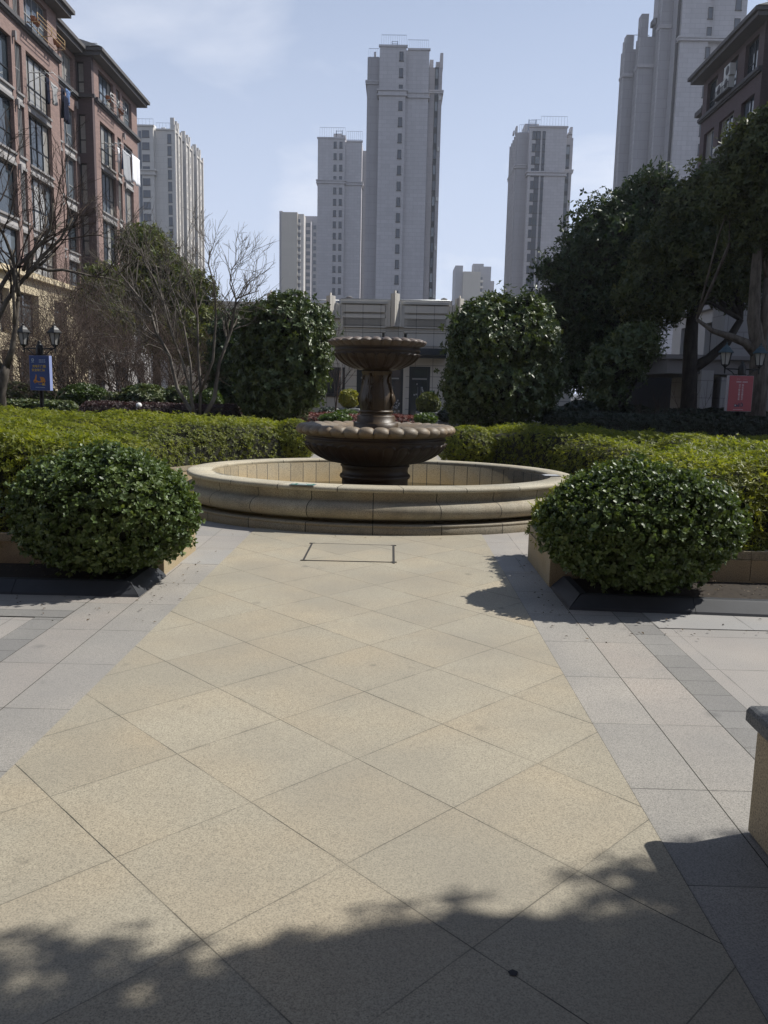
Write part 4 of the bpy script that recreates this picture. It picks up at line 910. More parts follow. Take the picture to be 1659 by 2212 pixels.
# camphor group on the right
y = 27.; b = at(1330, 880, y); 
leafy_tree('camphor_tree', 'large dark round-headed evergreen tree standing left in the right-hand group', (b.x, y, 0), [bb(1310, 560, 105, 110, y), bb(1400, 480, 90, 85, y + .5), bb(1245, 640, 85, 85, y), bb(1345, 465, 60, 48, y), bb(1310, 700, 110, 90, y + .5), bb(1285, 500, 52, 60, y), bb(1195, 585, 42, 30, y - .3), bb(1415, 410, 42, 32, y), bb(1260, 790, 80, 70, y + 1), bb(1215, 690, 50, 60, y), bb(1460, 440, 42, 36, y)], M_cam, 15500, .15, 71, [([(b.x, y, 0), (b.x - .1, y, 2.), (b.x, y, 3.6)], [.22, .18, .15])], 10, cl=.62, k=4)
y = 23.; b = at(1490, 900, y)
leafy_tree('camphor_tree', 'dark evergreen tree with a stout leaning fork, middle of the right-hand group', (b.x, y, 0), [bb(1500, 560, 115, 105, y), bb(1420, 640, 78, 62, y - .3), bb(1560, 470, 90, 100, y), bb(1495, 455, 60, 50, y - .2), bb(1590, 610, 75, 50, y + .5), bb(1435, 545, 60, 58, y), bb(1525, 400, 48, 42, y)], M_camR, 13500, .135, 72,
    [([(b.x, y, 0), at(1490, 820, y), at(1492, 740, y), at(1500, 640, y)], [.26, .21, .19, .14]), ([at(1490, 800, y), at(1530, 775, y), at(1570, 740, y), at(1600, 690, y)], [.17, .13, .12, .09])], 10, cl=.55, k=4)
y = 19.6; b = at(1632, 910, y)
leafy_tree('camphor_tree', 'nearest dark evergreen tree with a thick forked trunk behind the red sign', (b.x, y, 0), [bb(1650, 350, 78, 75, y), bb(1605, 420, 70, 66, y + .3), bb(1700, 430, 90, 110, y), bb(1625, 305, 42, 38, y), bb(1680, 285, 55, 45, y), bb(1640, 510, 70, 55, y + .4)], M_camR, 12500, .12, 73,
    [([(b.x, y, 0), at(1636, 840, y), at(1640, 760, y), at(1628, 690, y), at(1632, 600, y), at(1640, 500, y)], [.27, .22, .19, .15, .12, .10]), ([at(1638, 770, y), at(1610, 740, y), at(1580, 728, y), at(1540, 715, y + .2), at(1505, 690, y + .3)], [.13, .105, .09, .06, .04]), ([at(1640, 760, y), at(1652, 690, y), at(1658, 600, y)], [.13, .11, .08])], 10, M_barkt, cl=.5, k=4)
y = 22.; b = at(1322, 900, y)
leafy_tree('small_evergreen', 'low dim evergreen with drooping foliage under the camphor trees', (b.x, y, 0), [bb(1330, 800, 62, 55, y), bb(1370, 745, 45, 45, y), bb(1310, 860, 45, 25, y)], M_osm, 2800, .13, 74, [([(b.x, y, 0), (b.x + .1, y, .9)], [.08, .06])], 5, cl=.35, k=4)
# the left evergreens, in the sun
y = 36.; b = at(340, 860, y)
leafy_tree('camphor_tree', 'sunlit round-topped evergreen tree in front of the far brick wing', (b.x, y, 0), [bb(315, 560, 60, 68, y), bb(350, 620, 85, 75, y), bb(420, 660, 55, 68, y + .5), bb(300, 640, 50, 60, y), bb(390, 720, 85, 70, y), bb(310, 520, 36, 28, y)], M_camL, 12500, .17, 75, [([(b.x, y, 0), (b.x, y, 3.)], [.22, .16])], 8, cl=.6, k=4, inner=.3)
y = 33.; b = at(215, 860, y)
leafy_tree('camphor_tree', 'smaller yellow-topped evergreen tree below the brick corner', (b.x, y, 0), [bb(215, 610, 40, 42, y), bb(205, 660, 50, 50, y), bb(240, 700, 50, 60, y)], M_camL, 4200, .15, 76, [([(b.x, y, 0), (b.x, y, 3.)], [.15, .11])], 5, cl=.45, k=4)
y = 40.; b = at(545, 860, y)
leafy_tree('camphor_tree', 'distant dark evergreen seen behind the pale bare tree', (b.x, y, 0), [bb(540, 750, 60, 62, y), bb(480, 780, 60, 60, y), bb(590, 720, 45, 60, y)], M_cam, 5000, .2, 77, [([(b.x, y, 0), (b.x, y, 2.)], [.18, .14])], 5, cl=.6, k=4)
# off-frame street tree shades the near paving; the second is added to block skylight
def shade_blob(sx_, sy_, z, rx, ry, rz): return (sx_ + .822 * z, sy_ + .283 * z, z, rx, ry, rz)
leafy_tree('street_tree', 'evergreen street tree right of the viewer whose crown shades the near paving', (5.2, 1.6, 0), [shade_blob(*q) for q in ((-.95, .96, 4.9, 1.15, 1.12, .7), (.37, 1.16, 4.9, 1.25, 1.18, .8), (1.8, 1.5, 4.9, 1.35, 1.22, .8), (-2.1, .98, 4.9, 1.1, 1.1, .6), (-.3, -.4, 5., 1.5, 1.2, .9), (1.1, -.2, 5.1, 1.6, 1.2, 1.), (-1.7, -.6, 4.9, 1.3, 1.2, .7), (0., -1.8, 5., 1.6, 1.2, .9), (2.6, .5, 5., 1.2, 1.2, .9))], M_dkh, 46000, .075, 78, [([(5.2, 1.6, 0), (5.1, 1.5, 2.), (5., 1.5, 3.8)], [.2, .16, .13])], 10, cl=.17, k=4, hullk=.90, inner=.06, amp=.20, sc=1., per=12)
leafy_tree('street_tree', 'unseen evergreen tree added behind and left of the viewer to block sky light', (-3.6, -2.2, 0), [(-.2, .9, 6.9, 1.8, 1.6, 1.), (-2.2, 1.2, 7., 1.9, 1.7, 1.1), (-.6, 3., 7.1, 1.7, 1.4, .9), (-3.8, -.6, 6.6, 1.9, 1.8, 1.2), (-1.6, -1.4, 6.8, 2., 1.7, 1.1), (.8, -.6, 6.9, 1.7, 1.5, .9)], M_dkh, 14000, .11, 79, [([(-3.6, -2.2, 0), (-3.4, -2., 2.4), (-3.1, -1.6, 5.)], [.2, .16, .13])], 8, cl=.45, k=4, hullk=.85, inner=.15, sc=1.)

# ================================================================ planting in front of the shops
for (x0, x1, y0, y1, yb, lab, m, sd_) in ((733, 776, 838, 884, 31., 'golden clipped shrub in a stone box, left of the column', M_yel, 81), (900, 951, 850, 892, 31., 'yellow-green clipped shrub in a stone box, right of the column', M_camL, 82)):
    a, b_ = at(x0, y0, yb), at(x1, y1, yb); cx = (a.x + b_.x) / 2; rx = (b_.x - a.x) / 2; zc = (a.z + b_.z) / 2
    shrub('clipped_shrub', lab, 'shrub', (cx, yb, zc), (rx, rx, rx * .86), m, 1100, .085, 'ell', seed=sd_, amp=.08, depth=.1, z0=b_.z - .05, group='clipped shrubs in stone boxes')
    t = thing('plant_box', ('square grey stone plant box under the golden clipped shrub', 'square grey stone plant box under the yellow-green clipped shrub')[sd_ - 81], 'planter', (cx, yb, 0), 'square stone plant boxes')
    zt = b_.z + .02; g = granite('grey_box_granite', (.22, .23, .235), scale=60., dirt=.4)
    obj('box', MB().box(cx - rx * .8, cx + rx * .8, yb - rx * .8, yb + rx * .8, 0, zt - .12, .01), g, t); obj('lip', MB().box(cx - rx * 1.02, cx + rx * 1.02, yb - rx * 1.02, yb + rx * 1.02, zt - .118, zt, .012), g, t)
hedge('red_groundcover', 'low red-leaved bed behind the fountain column', 'groundcover', [(at(640, 900, 24).x, 23.), (at(930, 900, 24).x, 23.), (at(930, 900, 26).x, 26.), (at(640, 900, 26).x, 26.)], 0., lambda x, y: x * 0 + zl(830, 898, 24.5), M_red, 5200, .08, 'narrow', rnd=.5, seed=83)
for (x0, x1, y0, y1, yy, lab, m, s_) in ((690, 760, 893, 915, 22.5, 'low green mound left of the column, behind the lower bowl', M_az2, 84), (720, 775, 885, 905, 25.5, 'small green mound behind the red bed, left of the column', M_az2, 85), (895, 945, 893, 915, 22.5, 'low green mound right of the column, behind the lower bowl', M_az2, 86), (690, 735, 880, 900, 28., 'dark low shrub near the left plant box', M_dkh, 87), (945, 985, 885, 910, 26., 'dark low shrub near the right plant box', M_dkh, 88)):
    round_shrub(x0, x1, y0, y1, yy, m, 900, .07, lab, s_, ry=.8)

# fallen leaves and crumbs of soil: nobody could count them
rng = np.random.default_rng(90); P = []
for x0, x1, y0, y1, z, n in ((-9, -2.25, 6.42, 6.98, .112, 420), (1.6, 9, 6.3, 6.9, .112, 480), (-4., -1.7, 5.5, 6.2, .012, 40), (1.1, 4.5, 5.3, 6.1, .012, 60), (1.2, 1.4, 6.2, 8.2, .012, 20), (-2.0, -1.8, 6.2, 8.2, .012, 16), (-2.6, 2.4, 9.0, 9.2, .012, 16)):
    P.append(np.c_[rng.uniform(x0, x1, n), rng.uniform(y0, y1, n), np.full(n, z) + rng.uniform(0, .006, n)])
P = np.concatenate(P); co, tr, rn = whorls(P, np.tile([0, 0, 1.], (len(P), 1)), .03, 1, 'ell', (80, 95), .2, 0, rng)
o = np_obj('leaf_litter', co, tr, leafmat('dry_leaf', [(.03, .022, .014), (.07, .045, .022), (.13, .085, .035)], .7, .1), None, rn); o['kind'] = 'stuff'
# ================================================================ buildings: materials
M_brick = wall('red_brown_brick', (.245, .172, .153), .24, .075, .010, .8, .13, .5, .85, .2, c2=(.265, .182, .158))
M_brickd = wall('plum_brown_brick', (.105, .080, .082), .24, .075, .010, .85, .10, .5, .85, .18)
M_conc = plain('grey_concrete_trim', (.26, .25, .25), .85, var=.16, scale=1.5)
M_concd = plain('dark_grey_trim', (.085, .082, .085), .8, var=.15, scale=1.5)
M_panel = plain('grey_stucco_panel', (.40, .385, .375), .9, var=.14, scale=1.2)
M_cream = wall('cream_stone_cladding', (.62, .53, .37), 1.2, .62, .012, .72, .05, .5, .8, .15)
M_soff = plain('grey_brown_soffit', (.10, .095, .095), .85, var=.1, scale=2.)
M_roof = plain('dark_roof_tiles', (.04, .042, .046), .8, var=.25, scale=6.)
M_frame = plain('dark_window_frame', (.022, .025, .03), .45, var=.15)
M_framew = plain('light_window_frame', (.28, .28, .28), .5, var=.1)
M_glass = glass('reflecting_window_glass'); M_glassb = glass('bright_window_glass', (.10, .12, .14), .05); M_glasst = glass('tower_window_glass', (.022, .035, .06), .35)
M_curt = plain('pale_curtain_behind_glass', (.30, .29, .27), .12, var=.25, scale=5., spec=.9)
M_acw = plain('white_air_conditioner', (.50, .50, .48), .5, var=.08); M_steel = plain('galvanised_steel', (.32, .33, .34), .4, .6, var=.1)
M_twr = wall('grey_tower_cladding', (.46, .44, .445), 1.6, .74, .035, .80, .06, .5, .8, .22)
M_twr2 = wall('grey_shade_cladding', (.35, .335, .345), 3.2, 1.48, .05, .85, .03, .5, .8, .2)  # darker grey; on recessed bays their shade is put into the colour
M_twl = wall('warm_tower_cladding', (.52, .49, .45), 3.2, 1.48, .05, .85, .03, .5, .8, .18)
M_beige = wall('beige_render', (.46, .41, .34), 6., 2.9, .03, .9, .02, .5, .85, .15)
M_shop = wall('grey_shop_cladding', (.58, .55, .50), 1.0, .62, .018, .35, .04, 0., .75, .15)
M_shopl = wall('smooth_shop_stone', (.60, .57, .515), 1.0, 5., .02, .5, .03, 0., .75, .2)
M_teal = plain('dark_teal_metal', (.010, .020, .032), .4, var=.2)
M_rail = plain('blue_grey_railing', (.20, .25, .33), .5, var=.1)
M_terra = plain('terracotta_pot', (.32, .14, .08), .8, var=.2, scale=5)

def boxes(name, mb, mat, par):
    for i in range(0, len(mb.v), 8):
        q = MB(); q.v = mb.v[i:i + 8]; q.f = [tuple(k - i for k in f) for f in mb.f[i // 8 * 6:i // 8 * 6 + 6]]; q.sm = [False] * 6; obj(name, q, mat, par)
class Face:
    """a facade in the plane x = X turned towards +x (s = 1) or -x (s = -1)"""
    def __init__(f, X, s): f.X, f.s = X, s
    def b(f, mb, d0, d1, y0, y1, z0, z1, bev=0.): return mb.box(f.X + f.s * d0, f.X + f.s * d1, y0, y1, z0, z1, bev)
    def r(f, mb, d, y, z, d2, y2, z2, r): return mb.rod((f.X + f.s * d, y, z), (f.X + f.s * d2, y2, z2), r)
def face_window(F, par, y0, y1, z0, z1, kind, rng, d=-.24):
    fr = MB(); w = .055
    for a, b_ in ((y0, y0 + w), (y1 - w, y1)): F.b(fr, d, d + .06, a, b_, z0, z1)
    F.b(fr, d, d + .06, y0 + w, y1 - w, z0, z0 + w); F.b(fr, d, d + .06, y0 + w, y1 - w, z1 - w, z1)
    zt = z0 + (z1 - z0) * (.40 if kind != 'pair' else .36)
    if kind == 'big':
        n = 4
        for i in range(1, n): q = y0 + (y1 - y0) * i / n; F.b(fr, d, d + .055, q - .025, q + .025, z0 + w, z1 - w)
        F.b(fr, d, d + .05, y0 + w, y1 - w, zt - .03, zt + .03)
    elif kind == 'pair':
        q = y0 + (y1 - y0) * .52; F.b(fr, d, d + .055, q - .03, q + .03, z0 + w, z1 - w); F.b(fr, d, d + .05, q + .03, y1 - w, zt - .025, zt + .025)
    wd = obj('window', fr, M_framew if rng.random() < .35 and kind != 'slit' else M_frame, par)
    n = {'big': 4, 'pair': 2, 'slit': 1}[kind]; g = MB(); c = MB()
    for i in range(n):
        a, b_ = y0 + (y1 - y0) * i / n, y0 + (y1 - y0) * (i + 1) / n
        (c if rng.random() < .38 else g).add([(F.X + F.s * (d + .012 + .004 * i), yy, zz) for yy, zz in ((a, z0 + .02), (b_, z0 + .02), (b_, z1 - .02), (a, z1 - .02))], [(0, 1, 2, 3)])
    if g.v: obj('pane', g, M_glass if rng.random() < .55 else M_glassb, wd)
    if c.v: obj('pane', c, M_curt, wd)
    if kind == 'slit':
        m = MB()
        for i in range(5): q = y0 + (y1 - y0) * (i + .5) / 5; F.b(m, d + .09, d + .13, q - .018, q + .018, z0, z1)
        F.b(m, d + .09, d + .125, y0, y1, (z0 + z1) / 2 - .02, (z0 + z1) / 2 + .02); obj('bars', m, M_framew, wd)
    return wd
LV = [(7.05, 8.9), (9.45, 11.85), (12.45, 14.8), (15.35, 17.58), (18.78, 20.5)]
def facade(par, X, s, y0, y1, cols, mwall, seed, z0=6.9, z1=20.8, levels=LV, mpan=None, depth=8., name='wall', end0=True):
    """piers of brick, grey spandrels in the window columns, recessed windows with sills and lintels"""
    F = Face(X, s); rng = np.random.default_rng(seed); br = MB(); e = y0
    for a, b_, kind in cols + [(y1, y1, None)]:
        F.b(br, -.32, 0, e, a, z0, z1); e = b_
        if kind is None: continue
        zz = z0
        for i, (l0, l1) in enumerate(levels):
            top = i == len(levels) - 1; m = br if top else MB()
            if kind == 'big' and not top and i: l0 -= .12
            if l0 - .10 - zz > .05:
                F.b(m, -.32, -.04 if not top else 0., a, b_, zz, l0 - .10)
                if not top: obj('spandrel', m, mpan or M_panel, par)
            w_ = face_window(F, par, a, b_, l0, l1, kind, rng); q = MB(); F.b(q, -.30, .07, a - .04, b_ + .04, l0 - .10, l0); obj('sill', q, M_conc, w_)
            if not top and i < len(levels) - 2 and l1 + .12 < z1: q = MB(); F.b(q, -.30, .03, a, b_, l1, l1 + .14); obj('lintel', q, M_conc, w_)
            zz = l1 + (.14 if not top and i < len(levels) - 2 else 0)
        F.b(br, -.32, 0, a, b_, zz, z1)
    obj(name, br, mwall, par)
    co = MB(); F.b(co, -.02, .22, y0 - .0, y1 + .12, 18.48, 18.66); F.b(co, -.02, .14, y0, y1 + .08, 18.40, 18.478); obj('cornice', co, M_concd, par)
    bk = MB(); F.b(bk, -depth, -.33, y0, y1, 0, z1); obj('building_core', bk, mwall, par)
    return F
def eave(par, X, s, y0, y1, ov=.62, e0=1.2, e1=1.2, depth=8.):
    F = Face(X, s); m = MB(); F.b(m, -depth, ov, y0 - e0, y1 + e1, 20.80, 21.02); F.b(m, -depth, ov + .16, y0 - e0 - .1, y1 + e1 + .14, 21.025, 21.22)
    e = obj('eaves', m, M_soff, par)
    r = MB(); a, b_ = y0 - e0 - .15, y1 + e1 + .15; x0, x1 = F.X - s * depth, F.X + s * (ov + .1); xm = (x0 + x1) / 2
    r.add([(x0, a, 21.23), (x1, a, 21.23), (x1, b_, 21.23), (x0, b_, 21.23), (xm, a + 3, 23.4), (xm, b_ - 3, 23.4)], [(0, 1, 4), (1, 2, 5, 4), (2, 3, 5), (3, 0, 4, 5)])
    obj('roof', r, M_roof, e); return e

# ---- left brick block
XB, XA2, XA1 = -18.5, -19.45, -18.32
LB = thing('brick_apartment_block', 'red-brown brick apartment block with grey trim, laundry racks and a cream ground floor', 'building', (-20, 45, 0))
FA1 = facade(LB, XA1, 1, 26., 45.05, [(27., 28.2, 'slit'), (29., 31.6, 'big'), (32.6, 34.2, 'pair'), (35., 35.7, 'slit'), (36.2, 39.75, 'pair'), (40.1, 40.82, 'slit'), (41.25, 43.9, 'big')], M_brick, 1)
FA2 = facade(LB, XA2, 1, 45.06, 50.7, [(47.4, 48.02, 'slit'), (48.38, 50.0, 'pair')], M_brick, 2)
FB = facade(LB, XB, 1, 50.72, 58.75, [(51.5, 54.1, 'big'), (54.6, 55.3, 'slit'), (55.8, 57.6, 'pair')], M_brick, 3)
# returns that face the viewer; darker brick puts their shade into the colour
def ret(par, x0, x1, y, win=None, mw=M_brickd, z1=20.8):
    m = MB()
    if not win: m.box(x0, x1, y - .02, y + .35, 0, z1); obj('side_wall', m, mw, par); return
    a, b_ = win; m.box(x0, a, y - .02, y + .33, 0, z1); m.box(b_, x1, y - .02, y + .33, 0, z1); zz = 0
    for l0, l1 in LV:
        m.box(a, b_, y - .018, y + .33, zz, l0); zz = l1
        f = MB(); 
        for p0, p1 in ((a, a + .06), (b_ - .06, b_)): f.box(p0, p1, y + .12, y + .17, l0, l1)
        for q in (l0, l0 + (l1 - l0) * .35, l1 - .06): f.box(a + .06, b_ - .06, y + .12, y + .168, q, q + .06)
        w = obj('window', f, M_frame, par); obj('pane', MB().quad((a, y + .155, l0), (b_, y + .155, l0), (b_, y + .155, l1), (a, y + .155, l1)), M_curt if l0 > 9 else M_glass, w)
    m.box(a, b_, y - .018, y + .33, zz, z1); obj('side_wall', m, mw, par)
    c = MB(); c.box(x0, x1 + .2, y - .22, y - .02, 18.48, 18.66); obj('cornice', c, M_concd, par)
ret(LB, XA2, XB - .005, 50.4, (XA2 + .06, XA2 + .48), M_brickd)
eave(LB, XA1, 1, 26., 45.05, .62, 0, .5); eave(LB, XA2, 1, 45.75, 50.7, .62, 0, -.75); eave(LB, XB, 1, 50.72, 58.75, .62, .55, .4)
pod = MB(); pod.box(-30, -17.92, 25, 46, 0, 6.7); pod.box(-30, -18.1, 46.01, 60, 0, 6.7)
def podium(par, F, y0, y1, bays, mat):
    w = MB(); e = y0
    for a, b_ in bays + [(y1, y1)]:
        F.b(w, -.5, 0, e, a, 0, 6.6); e = b_
        if a == y1: break
        F.b(w, -.5, -.06, a, b_, 3.15, 3.9); F.b(w, -.5, 0, a, b_, 5.9, 6.6)
        for z0, z1 in ((.15, 3.15), (3.9, 5.9)):
            f = MB(); F.b(f, -.4, -.32, a, a + .06, z0, z1); F.b(f, -.4, -.32, b_ - .06, b_, z0, z1); F.b(f, -.4, -.325, (a + b_) / 2 - .03, (a + b_) / 2 + .03, z0, z1)
            for q in (z0, z0 + (z1 - z0) * .7, z1 - .06): F.b(f, -.4, -.328, a + .06, b_ - .06, q, q + .06)
            k = obj('window', f, M_frame, par); g = MB(); F.b(g, -.5, -.37, a, b_, z0, z1); obj('pane', g, M_glassb if z0 > 3 else M_glass, k)
    obj('podium_wall', w, mat, par); c = MB(); F.b(c, -1.5, .30, y0, y1 + .2, 6.61, 6.78); F.b(c, -1.5, .18, y0, y1 + .1, 6.785, 6.9); obj('podium_cornice', c, M_cream if mat == M_cream else M_conc, par)
podium(LB, Face(-17.75, 1), 26., 46.3, [(28., 29.6), (30.6, 32.4), (34., 35.4), (36.2, 37.2), (38., 40.2), (42., 43.6)], M_cream)
podium(LB, Face(-18.0, 1), 46.31, 59., [(48., 49.6), (51.5, 54.), (55.8, 57.4)], M_panel)
# roof rail seen over the reentrant corner
m = MB()
for i in range(6): m.rod((-19.6 + .22 * i, 51.5, 21.4), (-19.6 + .22 * i, 51.5, 21.95), .02)
m.rod((-19.6, 51.5, 21.95), (-18.5, 51.5, 21.95), .025); m.box(-19.7, -18.4, 51.3, 51.7, 21.24, 21.4); obj('roof_rail', m, M_steel, LB)
for F, y, z in ((FA1, 39.9, 17.9), (FA1, 39.9, 14.9), (FA1, 39.9, 12.), (FA2, 50.1, 18.2), (FA2, 50.1, 15.1), (FB, 55.6, 18.1), (FB, 55.6, 15.), (FB, 55.6, 12.1)):
    m = MB(); F.b(m, 0, .16, y, y + .12, z - .25, z); F.b(m, .1, .16, y, y + .12, z - .40, z - .25); obj('vent_hood', m, M_conc, LB)
# laundry racks
def rack(F, label, ya, yb, z, out=1.25, n=4, drop=0., mat=M_steel):
    t = thing('drying_rack', label, 'laundry rack', (F.X, (ya + yb) / 2, z), 'laundry racks below the windows'); m = MB()
    for y in (ya, yb):
        F.r(m, .02, y, z, out, y, z + drop, .02); F.r(m, .02, y, z - .45, out * .75, y, z + drop * .75, .016)
    for i in range(n): d = out * (i + 1) / n; F.r(m, d, ya - .3, z + drop * d / out, d, yb + .3, z + drop * d / out, .014)
    obj('rail', m, mat, t); return t
rack(FA1, 'laundry rack with dark and grey clothes on the near brick wing', 41.4, 43.8, 16.6)
rack(FB, 'laundry rack with sheets on the far brick wing', 51.6, 54.0, 16.3)
def cloth(name, label, F, d, y0, y1, z0, z1, mat, cat='clothes', dirn='y', seed=0, shirt=False):
    """hanging fabric: a folded sheet with some thickness of drape"""
    rng = np.random.default_rng(seed); nx, nz = 14, 9; vs, fs = [], []
    for k in range(2):
        for j in range(nz + 1):
            for i in range(nx + 1):
                u, v = i / nx, j / nz; y = y0 + (y1 - y0) * u; 
                if shirt: y = (y0 + y1) / 2 + (y - (y0 + y1) / 2) * (1.0 if v > .72 else .68)
                amp = .05 * (1 - v) + .01; dd = d + amp * math.sin(u * 9 + seed) + amp * .6 * math.sin(u * 17 + v * 2) + (.02 if k else 0)
                vs.append((F.X + F.s * dd, y, z0 + (z1 - z0) * v + (.04 * math.sin(u * 7 + seed) * (1 - v))))
    w = nx + 1; o = (nz + 1) * w
    for j in range(nz):
        for i in range(nx):
            a = j * w + i; fs += [(a, a + 1, a + w + 1, a + w), (o + a, o + a + w, o + a + w + 1, o + a + 1)]
    for i in range(nx): fs += [(i + 1, i, o + i, o + i + 1), (nz * w + i, nz * w + i + 1, o + nz * w + i + 1, o + nz * w + i)]
    for j in range(nz): fs += [(j * w, j * w + w, o + j * w + w, o + j * w), (j * w + nx + w, j * w + nx, o + j * w + nx, o + j * w + nx + w)]
    return tag(obj(name, MB().add(vs, fs, True), mat, None, (F.X + F.s * d, (y0 + y1) / 2, z0)), label, cat, 'laundry on the racks')
def fab(n, c): return plain(n, c, .9, var=.12, scale=14., spec=.1)
F_navy, F_grey, F_blue, F_white, F_pale = fab('navy_cloth', (.012, .015, .03)), fab('heather_grey_cloth', (.33, .33, .33)), fab('denim_blue_cloth', (.13, .20, .36)), fab('white_sheet_cloth', (.80, .80, .82)), fab('pale_grey_sheet_cloth', (.36, .37, .39))
cloth('hanging_shirt', 'grey T-shirt hanging on the near laundry rack', FA1, .75, 42.15, 43.05, 15.55, 16.5, F_grey, seed=1, shirt=True)
cloth('hanging_trousers', 'dark trousers hanging left of the grey T-shirt', FA1, .7, 41.75, 42.2, 15.4, 16.58, F_navy, seed=2)
cloth('hanging_trousers', 'dark trousers hanging right of the grey T-shirt', FA1, .95, 42.95, 43.45, 15.1, 16.5, F_navy, seed=3)
cloth('hanging_shirt', 'pale blue shirt at the right end of the near laundry rack', FA1, 1.1, 43.2, 43.75, 15.85, 16.55, F_blue, seed=4, shirt=True)
cloth('hanging_trousers', 'darkest trousers hanging lowest under the near laundry rack', FA1, 1.15, 42.8, 43.3, 14.85, 16.1, F_navy, seed=5)
cloth('hanging_sheet', 'white sheet blowing out from the far laundry rack', FB, 1.2, 53.7, 55.2, 14.6, 16.3, F_white, 'bed sheet', seed=6)
cloth('hanging_sheet', 'pale grey patterned sheet on the far laundry rack', FB, 1.05, 52.3, 53.9, 14.5, 16.2, F_pale, 'bed sheet', seed=7)
cloth('hanging_shirt', 'white shirt beside the sheets on the far laundry rack', FB, .8, 52.1, 52.6, 15.4, 16.25, F_white, seed=8, shirt=True)
cloth('hanging_trousers', 'blue jeans beside the sheets on the far laundry rack', FB, .85, 52.9, 53.25, 15.2, 16.25, fab('dark_denim_cloth', (.03, .06, .16)), seed=9)
for F, ya, yb, lab, mm, sd_ in ((FA1, 41.0, 44.2, 'flower rack of terracotta pots below the top window of the near brick wing', plain('ochre_rack', (.40, .27, .13), .6), 1), (FB, 51.4, 54.2, 'narrow balcony rail with flower pots on the far brick wing', M_steel, 2)):
    t = thing('flower_rack', lab, 'flower rack', (F.X, ya, 18.7)); m = MB()
    for d, z in ((.75, 19.15), (.75, 18.95), (.75, 18.75), (.25, 18.75)): F.r(m, d, ya, z, d, yb, z, .022)
    for y in (ya, (ya + yb) / 2, yb): F.r(m, .22, y, 18.70, .75, y, 18.75, .02); F.r(m, .75, y, 18.72, .75, y, 19.17, .02)
    obj('rail', m, mm, t); rg = np.random.default_rng(sd_)
    for y in list(ya + rg.uniform(0, .6, 3)) + list(yb - rg.uniform(0, .6, 3)): m = MB(); m.lathe(F.X + F.s * .5, y, [(.09, 18.76), (.13, 18.98), (.14, 19.0), (.10, 19.0), (0, 18.97)], 10, True); obj('flower_pot', m, M_terra, t)
# ---- right plum-coloured block
XR = 18.5
RB = thing('brick_apartment_block', 'dark plum-brown brick apartment block in shade with a deep roof overhang', 'building', (20, 45, 0))
LVR = LV
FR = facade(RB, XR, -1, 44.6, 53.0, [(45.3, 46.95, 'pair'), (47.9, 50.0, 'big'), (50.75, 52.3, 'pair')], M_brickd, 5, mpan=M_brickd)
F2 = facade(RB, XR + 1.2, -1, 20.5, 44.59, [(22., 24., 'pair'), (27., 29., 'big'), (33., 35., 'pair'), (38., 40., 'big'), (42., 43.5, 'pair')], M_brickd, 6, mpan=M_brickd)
eave(RB, XR, -1, 44.6, 53.0, .7, .6, .4); eave(RB, XR + 1.2, -1, 20.5, 43.8, .7, .6, 0)
m = MB(); m.box(XR + .5, XR + 9, 53.4, 54.2, 0, 19.2); obj('wall', m, M_brickd, RB); m = MB(); m.box(XR + .1, XR + 9, 53.45, 54.6, 19.25, 19.55); obj('eaves', m, M_soff, RB)
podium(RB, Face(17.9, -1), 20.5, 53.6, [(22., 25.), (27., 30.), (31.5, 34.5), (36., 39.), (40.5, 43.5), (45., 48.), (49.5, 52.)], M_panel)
def ac_unit(F, y, z, label, d0=-.75):
    t = thing('air_conditioner', label, 'air conditioner', (F.X, y, z), 'outdoor air conditioner units'); m = MB(); F.b(m, d0, d0 + .34, y - .42, y + .42, z, z + .62, .015); obj('casing', m, M_acw, t)
    g = MB(); n = 18; cx = F.X + F.s * (d0 + .346)
    g.add([(cx, y - .1 + .25 * math.cos(2 * PI * k / n), z + .31 + .25 * math.sin(2 * PI * k / n)) for k in range(n)] + [(cx + F.s * .01, y - .1 + .10 * math.cos(2 * PI * k / n), z + .31 + .10 * math.sin(2 * PI * k / n)) for k in range(n)], [(k, (k + 1) % n, n + (k + 1) % n, n + k) for k in range(n)] + [tuple(range(n, 2 * n))]); obj('fan_grille', g, M_concd, t, fix=False); return t
ac_unit(FR, 49.5, 18.82, 'left air conditioner in the top window bay of the plum block', .05); ac_unit(FR, 48.5, 18.82, 'lower right air conditioner in the top window bay of the plum block', .05); ac_unit(FR, 48.4, 19.46, 'upper right air conditioner, stacked in the top bay of the plum block', .05)
ac_unit(FR, 49.2, 15.35, 'air conditioner on the fifth-floor ledge of the plum block, half behind leaves', .05)
ac_unit(FA1, 40.5, 7.0, 'white air conditioner above the cream ground floor on the left', .1)
for y0, y1, z in ((47.9, 50.0, 18.78), (47.9, 50.0, 15.3)):
    m = MB()
    for i in range(12): q = y0 + (y1 - y0) * i / 11; FR.r(m, .45, q, z, .45, q, z + .3, .014)
    FR.r(m, .45, y0, z + .3, .45, y1, z + .3, .018); FR.b(m, 0, .46, y0, y1, z - .08, z - .01); obj('ledge_rail', m, M_concd, RB)
